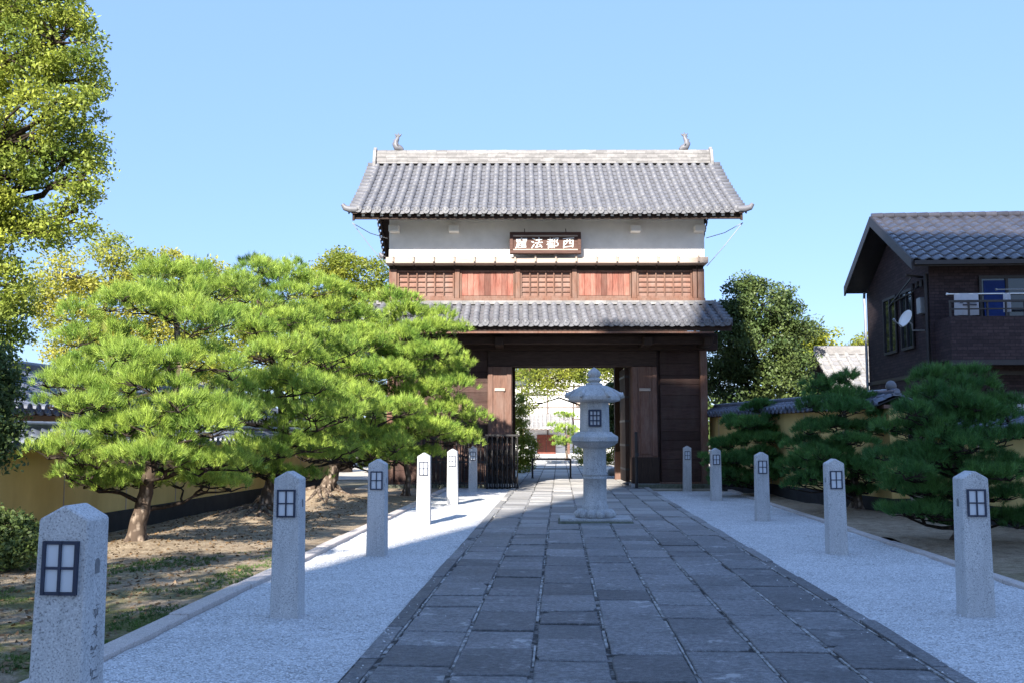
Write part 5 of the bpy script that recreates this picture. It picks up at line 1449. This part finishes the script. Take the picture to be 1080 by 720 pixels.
def picket_fence():
    T = thing('picket_fence', 'dark picket fence joining the folding gate in the shade of the left pine', 'fence', (-2.0, 27.9, 0))
    b = MB(); b.box(-0.6, 1.28, -0.02, 0.02, 1.36, 1.42); b.box(-0.6, 1.28, -0.02, 0.02, 0.72, 0.77); b.box(-0.6, 1.28, -0.02, 0.02, 0.14, 0.19); b.build('rails', MAT['black_metal'], T)
    b = MB()
    for k in range(17):
        x = lerp(-0.56, 1.24, k / 16); b.box(x - 0.014, x + 0.014, -0.034, -0.0205, 0.05, 1.46)
    b.build('pickets', MAT['black_metal'], T)
    for x in (-0.62, 1.30):
        b = MB(); b.box(x - 0.03, x + 0.03, -0.03, 0.03, 0.0, 1.5); b.build('fence_post', MAT['black_metal'], T)
picket_fence()
b = MB(); b.tube([(0, 0, 0), (0, 0, 1.55)], 0.045, 10); b.tube([(0, 0, 1.55), (0, 0, 1.58)], [0.055, 0.03], 10); b.box(-0.08, 0.08, -0.08, 0.08, 0.0, 0.03)
b.box(-0.03, 0.06, -0.07, -0.03, 0.9, 1.0)
o = b.build('latch_post', MAT['black_metal'], None, loc=(3.46, 27.9, 0)); tag(o, 'slim dark metal latch post before the right gate post', 'post')

# ------------------------------------------------------------------ litter under the pines
def litter():
    n = 7000
    x = rng.uniform(-6.4, -3.0, n); y = rng.uniform(6.5, 24, n); keep = x < -3.16 + 0.0474 * y; x, y = x[keep], y[keep]
    z = np.array([soil_h(a, b_, 0, 0) for a, b_ in zip(x, y)]) + 0.008
    P = np.stack([x, y, z], 1); m = len(P)
    nrm = unit(rng.normal(0, 0.35, (m, 3)) + np.array([0, 0, 1.0])); a = unit(np.cross(nrm, rng.normal(0, 1, (m, 3)))); b_ = np.cross(nrm, a)
    s = rng.uniform(0.02, 0.07, (m, 1))
    V = np.stack([P - a * s * 0.5, P + b_ * s * 0.3, P + a * s * 0.5, P - b_ * s * 0.3], 1).reshape(-1, 3)
    o = raw_mesh('fallen_leaves', V, 4, MAT['dry_leaves']); tag(o, 'dry leaves and twigs scattered on the soil under the left pines', 'leaf litter', kind='stuff')
    # grass and moss tufts near the kerb at the near left
    n = 12000
    x = rng.uniform(-6.5, -2.7, n); y = rng.uniform(5.5, 13.0, n); keep = x < -3.2 + 0.0474 * y; x, y = x[keep], y[keep]
    k2 = np.array([mnoise.noise((a * 0.9, b_ * 0.9, 7)) + 0.5 * mnoise.noise((a * 3.1, b_ * 3.1, 2)) > 0.10 for a, b_ in zip(x, y)]); x, y = x[k2], y[k2]
    z = np.array([soil_h(a, b_, 0, 0) for a, b_ in zip(x, y)])
    P = np.stack([x, y, z], 1); D = np.tile(np.array([[0, 0, 1.0]]), (len(P), 1))
    o = raw_mesh('moss_tufts', needles(P, D, 9, 0.038, 0.005, 0.7), 3, MAT['shrub_leaves']); tag(o, 'short moss and grass tufts by the kerb at the near left', 'moss', kind='stuff')
litter()
def pebbles():
    """loose stones on top of the gravel sheet, thinning out with distance"""
    P = []
    for (u0, u1, n) in ((-3.58, -1.95, 26000), (1.95, 3.90, 30000)):
        v = 4.6 + 12.4 * rng.uniform(0, 1, n) ** 1.35; u = rng.uniform(u0, u1, n)
        P.append(np.stack([PX + u * math.cos(PA) + v * math.sin(PA), -u * math.sin(PA) + v * math.cos(PA)], 1))
    n = 160; v = 5 + 9 * rng.uniform(0, 1, n); u = np.where(rng.uniform(0, 1, n) < 0.5, -1, 1) * (1.93 - np.abs(rng.normal(0, 0.16, n)))
    P.append(np.stack([PX + u * math.cos(PA) + v * math.sin(PA), -u * math.sin(PA) + v * math.cos(PA)], 1))
    ns = n; P = np.concatenate(P); n = len(P)
    z = np.array([grav_h(a, b, 0, 0) for a, b in P]); z[-ns:] = 0.026
    r = rng.uniform(0.004, 0.010, (n, 1)) 
    oct_ = np.array([[1, 0, 0], [0, 1, 0], [-1, 0, 0], [0, -1, 0], [0, 0, 0.7], [0, 0, -0.5]])
    tri = np.array([[0, 1, 4], [1, 2, 4], [2, 3, 4], [3, 0, 4]])
    a = rng.uniform(0, 6.28, n); ca, sa = np.cos(a), np.sin(a)
    V = oct_[None] * rng.uniform(0.6, 1.35, (n, 6, 1)) * r[:, None]
    X = V[..., 0] * ca[:, None] - V[..., 1] * sa[:, None]; Y = V[..., 0] * sa[:, None] + V[..., 1] * ca[:, None]
    W = np.stack([X + P[:, :1], Y + P[:, 1:], V[..., 2] + z[:, None] + 0.002], 2)
    me = bpy.data.meshes.new('gravel_stones')
    me.vertices.add(n * 6); me.vertices.foreach_set('co', W.astype(np.float32).ravel())
    F = (tri[None] + (np.arange(n) * 6)[:, None, None]).reshape(-1)
    me.loops.add(len(F)); me.loops.foreach_set('vertex_index', F.astype(np.int32))
    me.polygons.add(len(F) // 3); me.polygons.foreach_set('loop_start', np.arange(0, len(F), 3, dtype=np.int32))
    me.update(calc_edges=True); me.materials.append(MAT['pebble'])
    o = bpy.data.objects.new('gravel_stones', me); COL.objects.link(o)
    tag(o, 'loose pale stones lying on the raked gravel strips', 'gravel', kind='stuff')
pebbles()

# ------------------------------------------------------------------ what stands behind the camera and shades the forecourt
def apartment():
    q0 = -5.50; dist = -22.0         # the block's left edge seen along the sunlight, and how far back its front stands
    c, s = math.cos(hd), math.sin(hd)
    O = Vector((q0 * c + dist * s, -q0 * s + dist * c, 0))
    T = thing('apartment_block', 'tall concrete apartment block behind the camera that shades the forecourt', 'building', O, -hd)
    topz = 7.1 + math.tan(el) * (28.5 * c + 3.9 * s - dist)
    tl = topz - 3.63
    w = MB(); w.box(0, 15, -14, 0, 0, tl); w.build('wall', MAT['concrete'], T)
    w = MB(); w.box(2.4, 6.0, -12, -0.3, tl + 0.002, topz); w.box(6.0, 14.5, -12, -0.3, tl + 0.002, topz - 0.95); w.build('penthouse', MAT['concrete'], T)
    st = 2.95; k = 1
    while k * st + 2.2 < tl:
        z = k * st
        g = MB(); 
        for j in range(4): g.box(0.5 + 3.7 * j, 3.1 + 3.7 * j, -0.02, 0.03, z + 0.3, z + 2.2)
        g.build('window_row', MAT['window_glass'], T)
        g = MB(); g.box(0.3, 14.7, 0.001, 1.1, z - 0.15, z); g.box(0.3, 14.7, 1.0, 1.1, z, z + 1.05); g.build('balcony', MAT['plaster'], T)
        k += 1
apartment()
# a tree beside the camera, outside the frame, dapples the near soil bed
tree('shade_tree', 'leafy tree left of the camera that dapples the soil bed', (-8.6, 0.5, 0), [(-8.6, 0.5, 0), (-8.5, 0.6, 2.4), (-8.0, 0.9, 4.4)], 0.2,
     [((-7.6, -0.6, 5.0), 1.0, 1.0, 0.6), ((-6.5, 0.2, 4.9), 0.8, 0.9, 0.5), ((-7.2, 1.4, 5.2), 0.9, 1.0, 0.6), ((-5.9, 2.0, 5.1), 0.7, 0.8, 0.4), ((-6.6, 3.2, 5.6), 0.8, 0.7, 0.5), ((-5.2, 0.9, 4.7), 0.5, 0.6, 0.35), ((-8.6, 2.6, 5.4), 0.9, 0.9, 0.6), ((-5.6, 3.9, 5.7), 0.5, 0.5, 0.3)], 'camphor_leaves', 9000, 0.14, 30, 0.26)
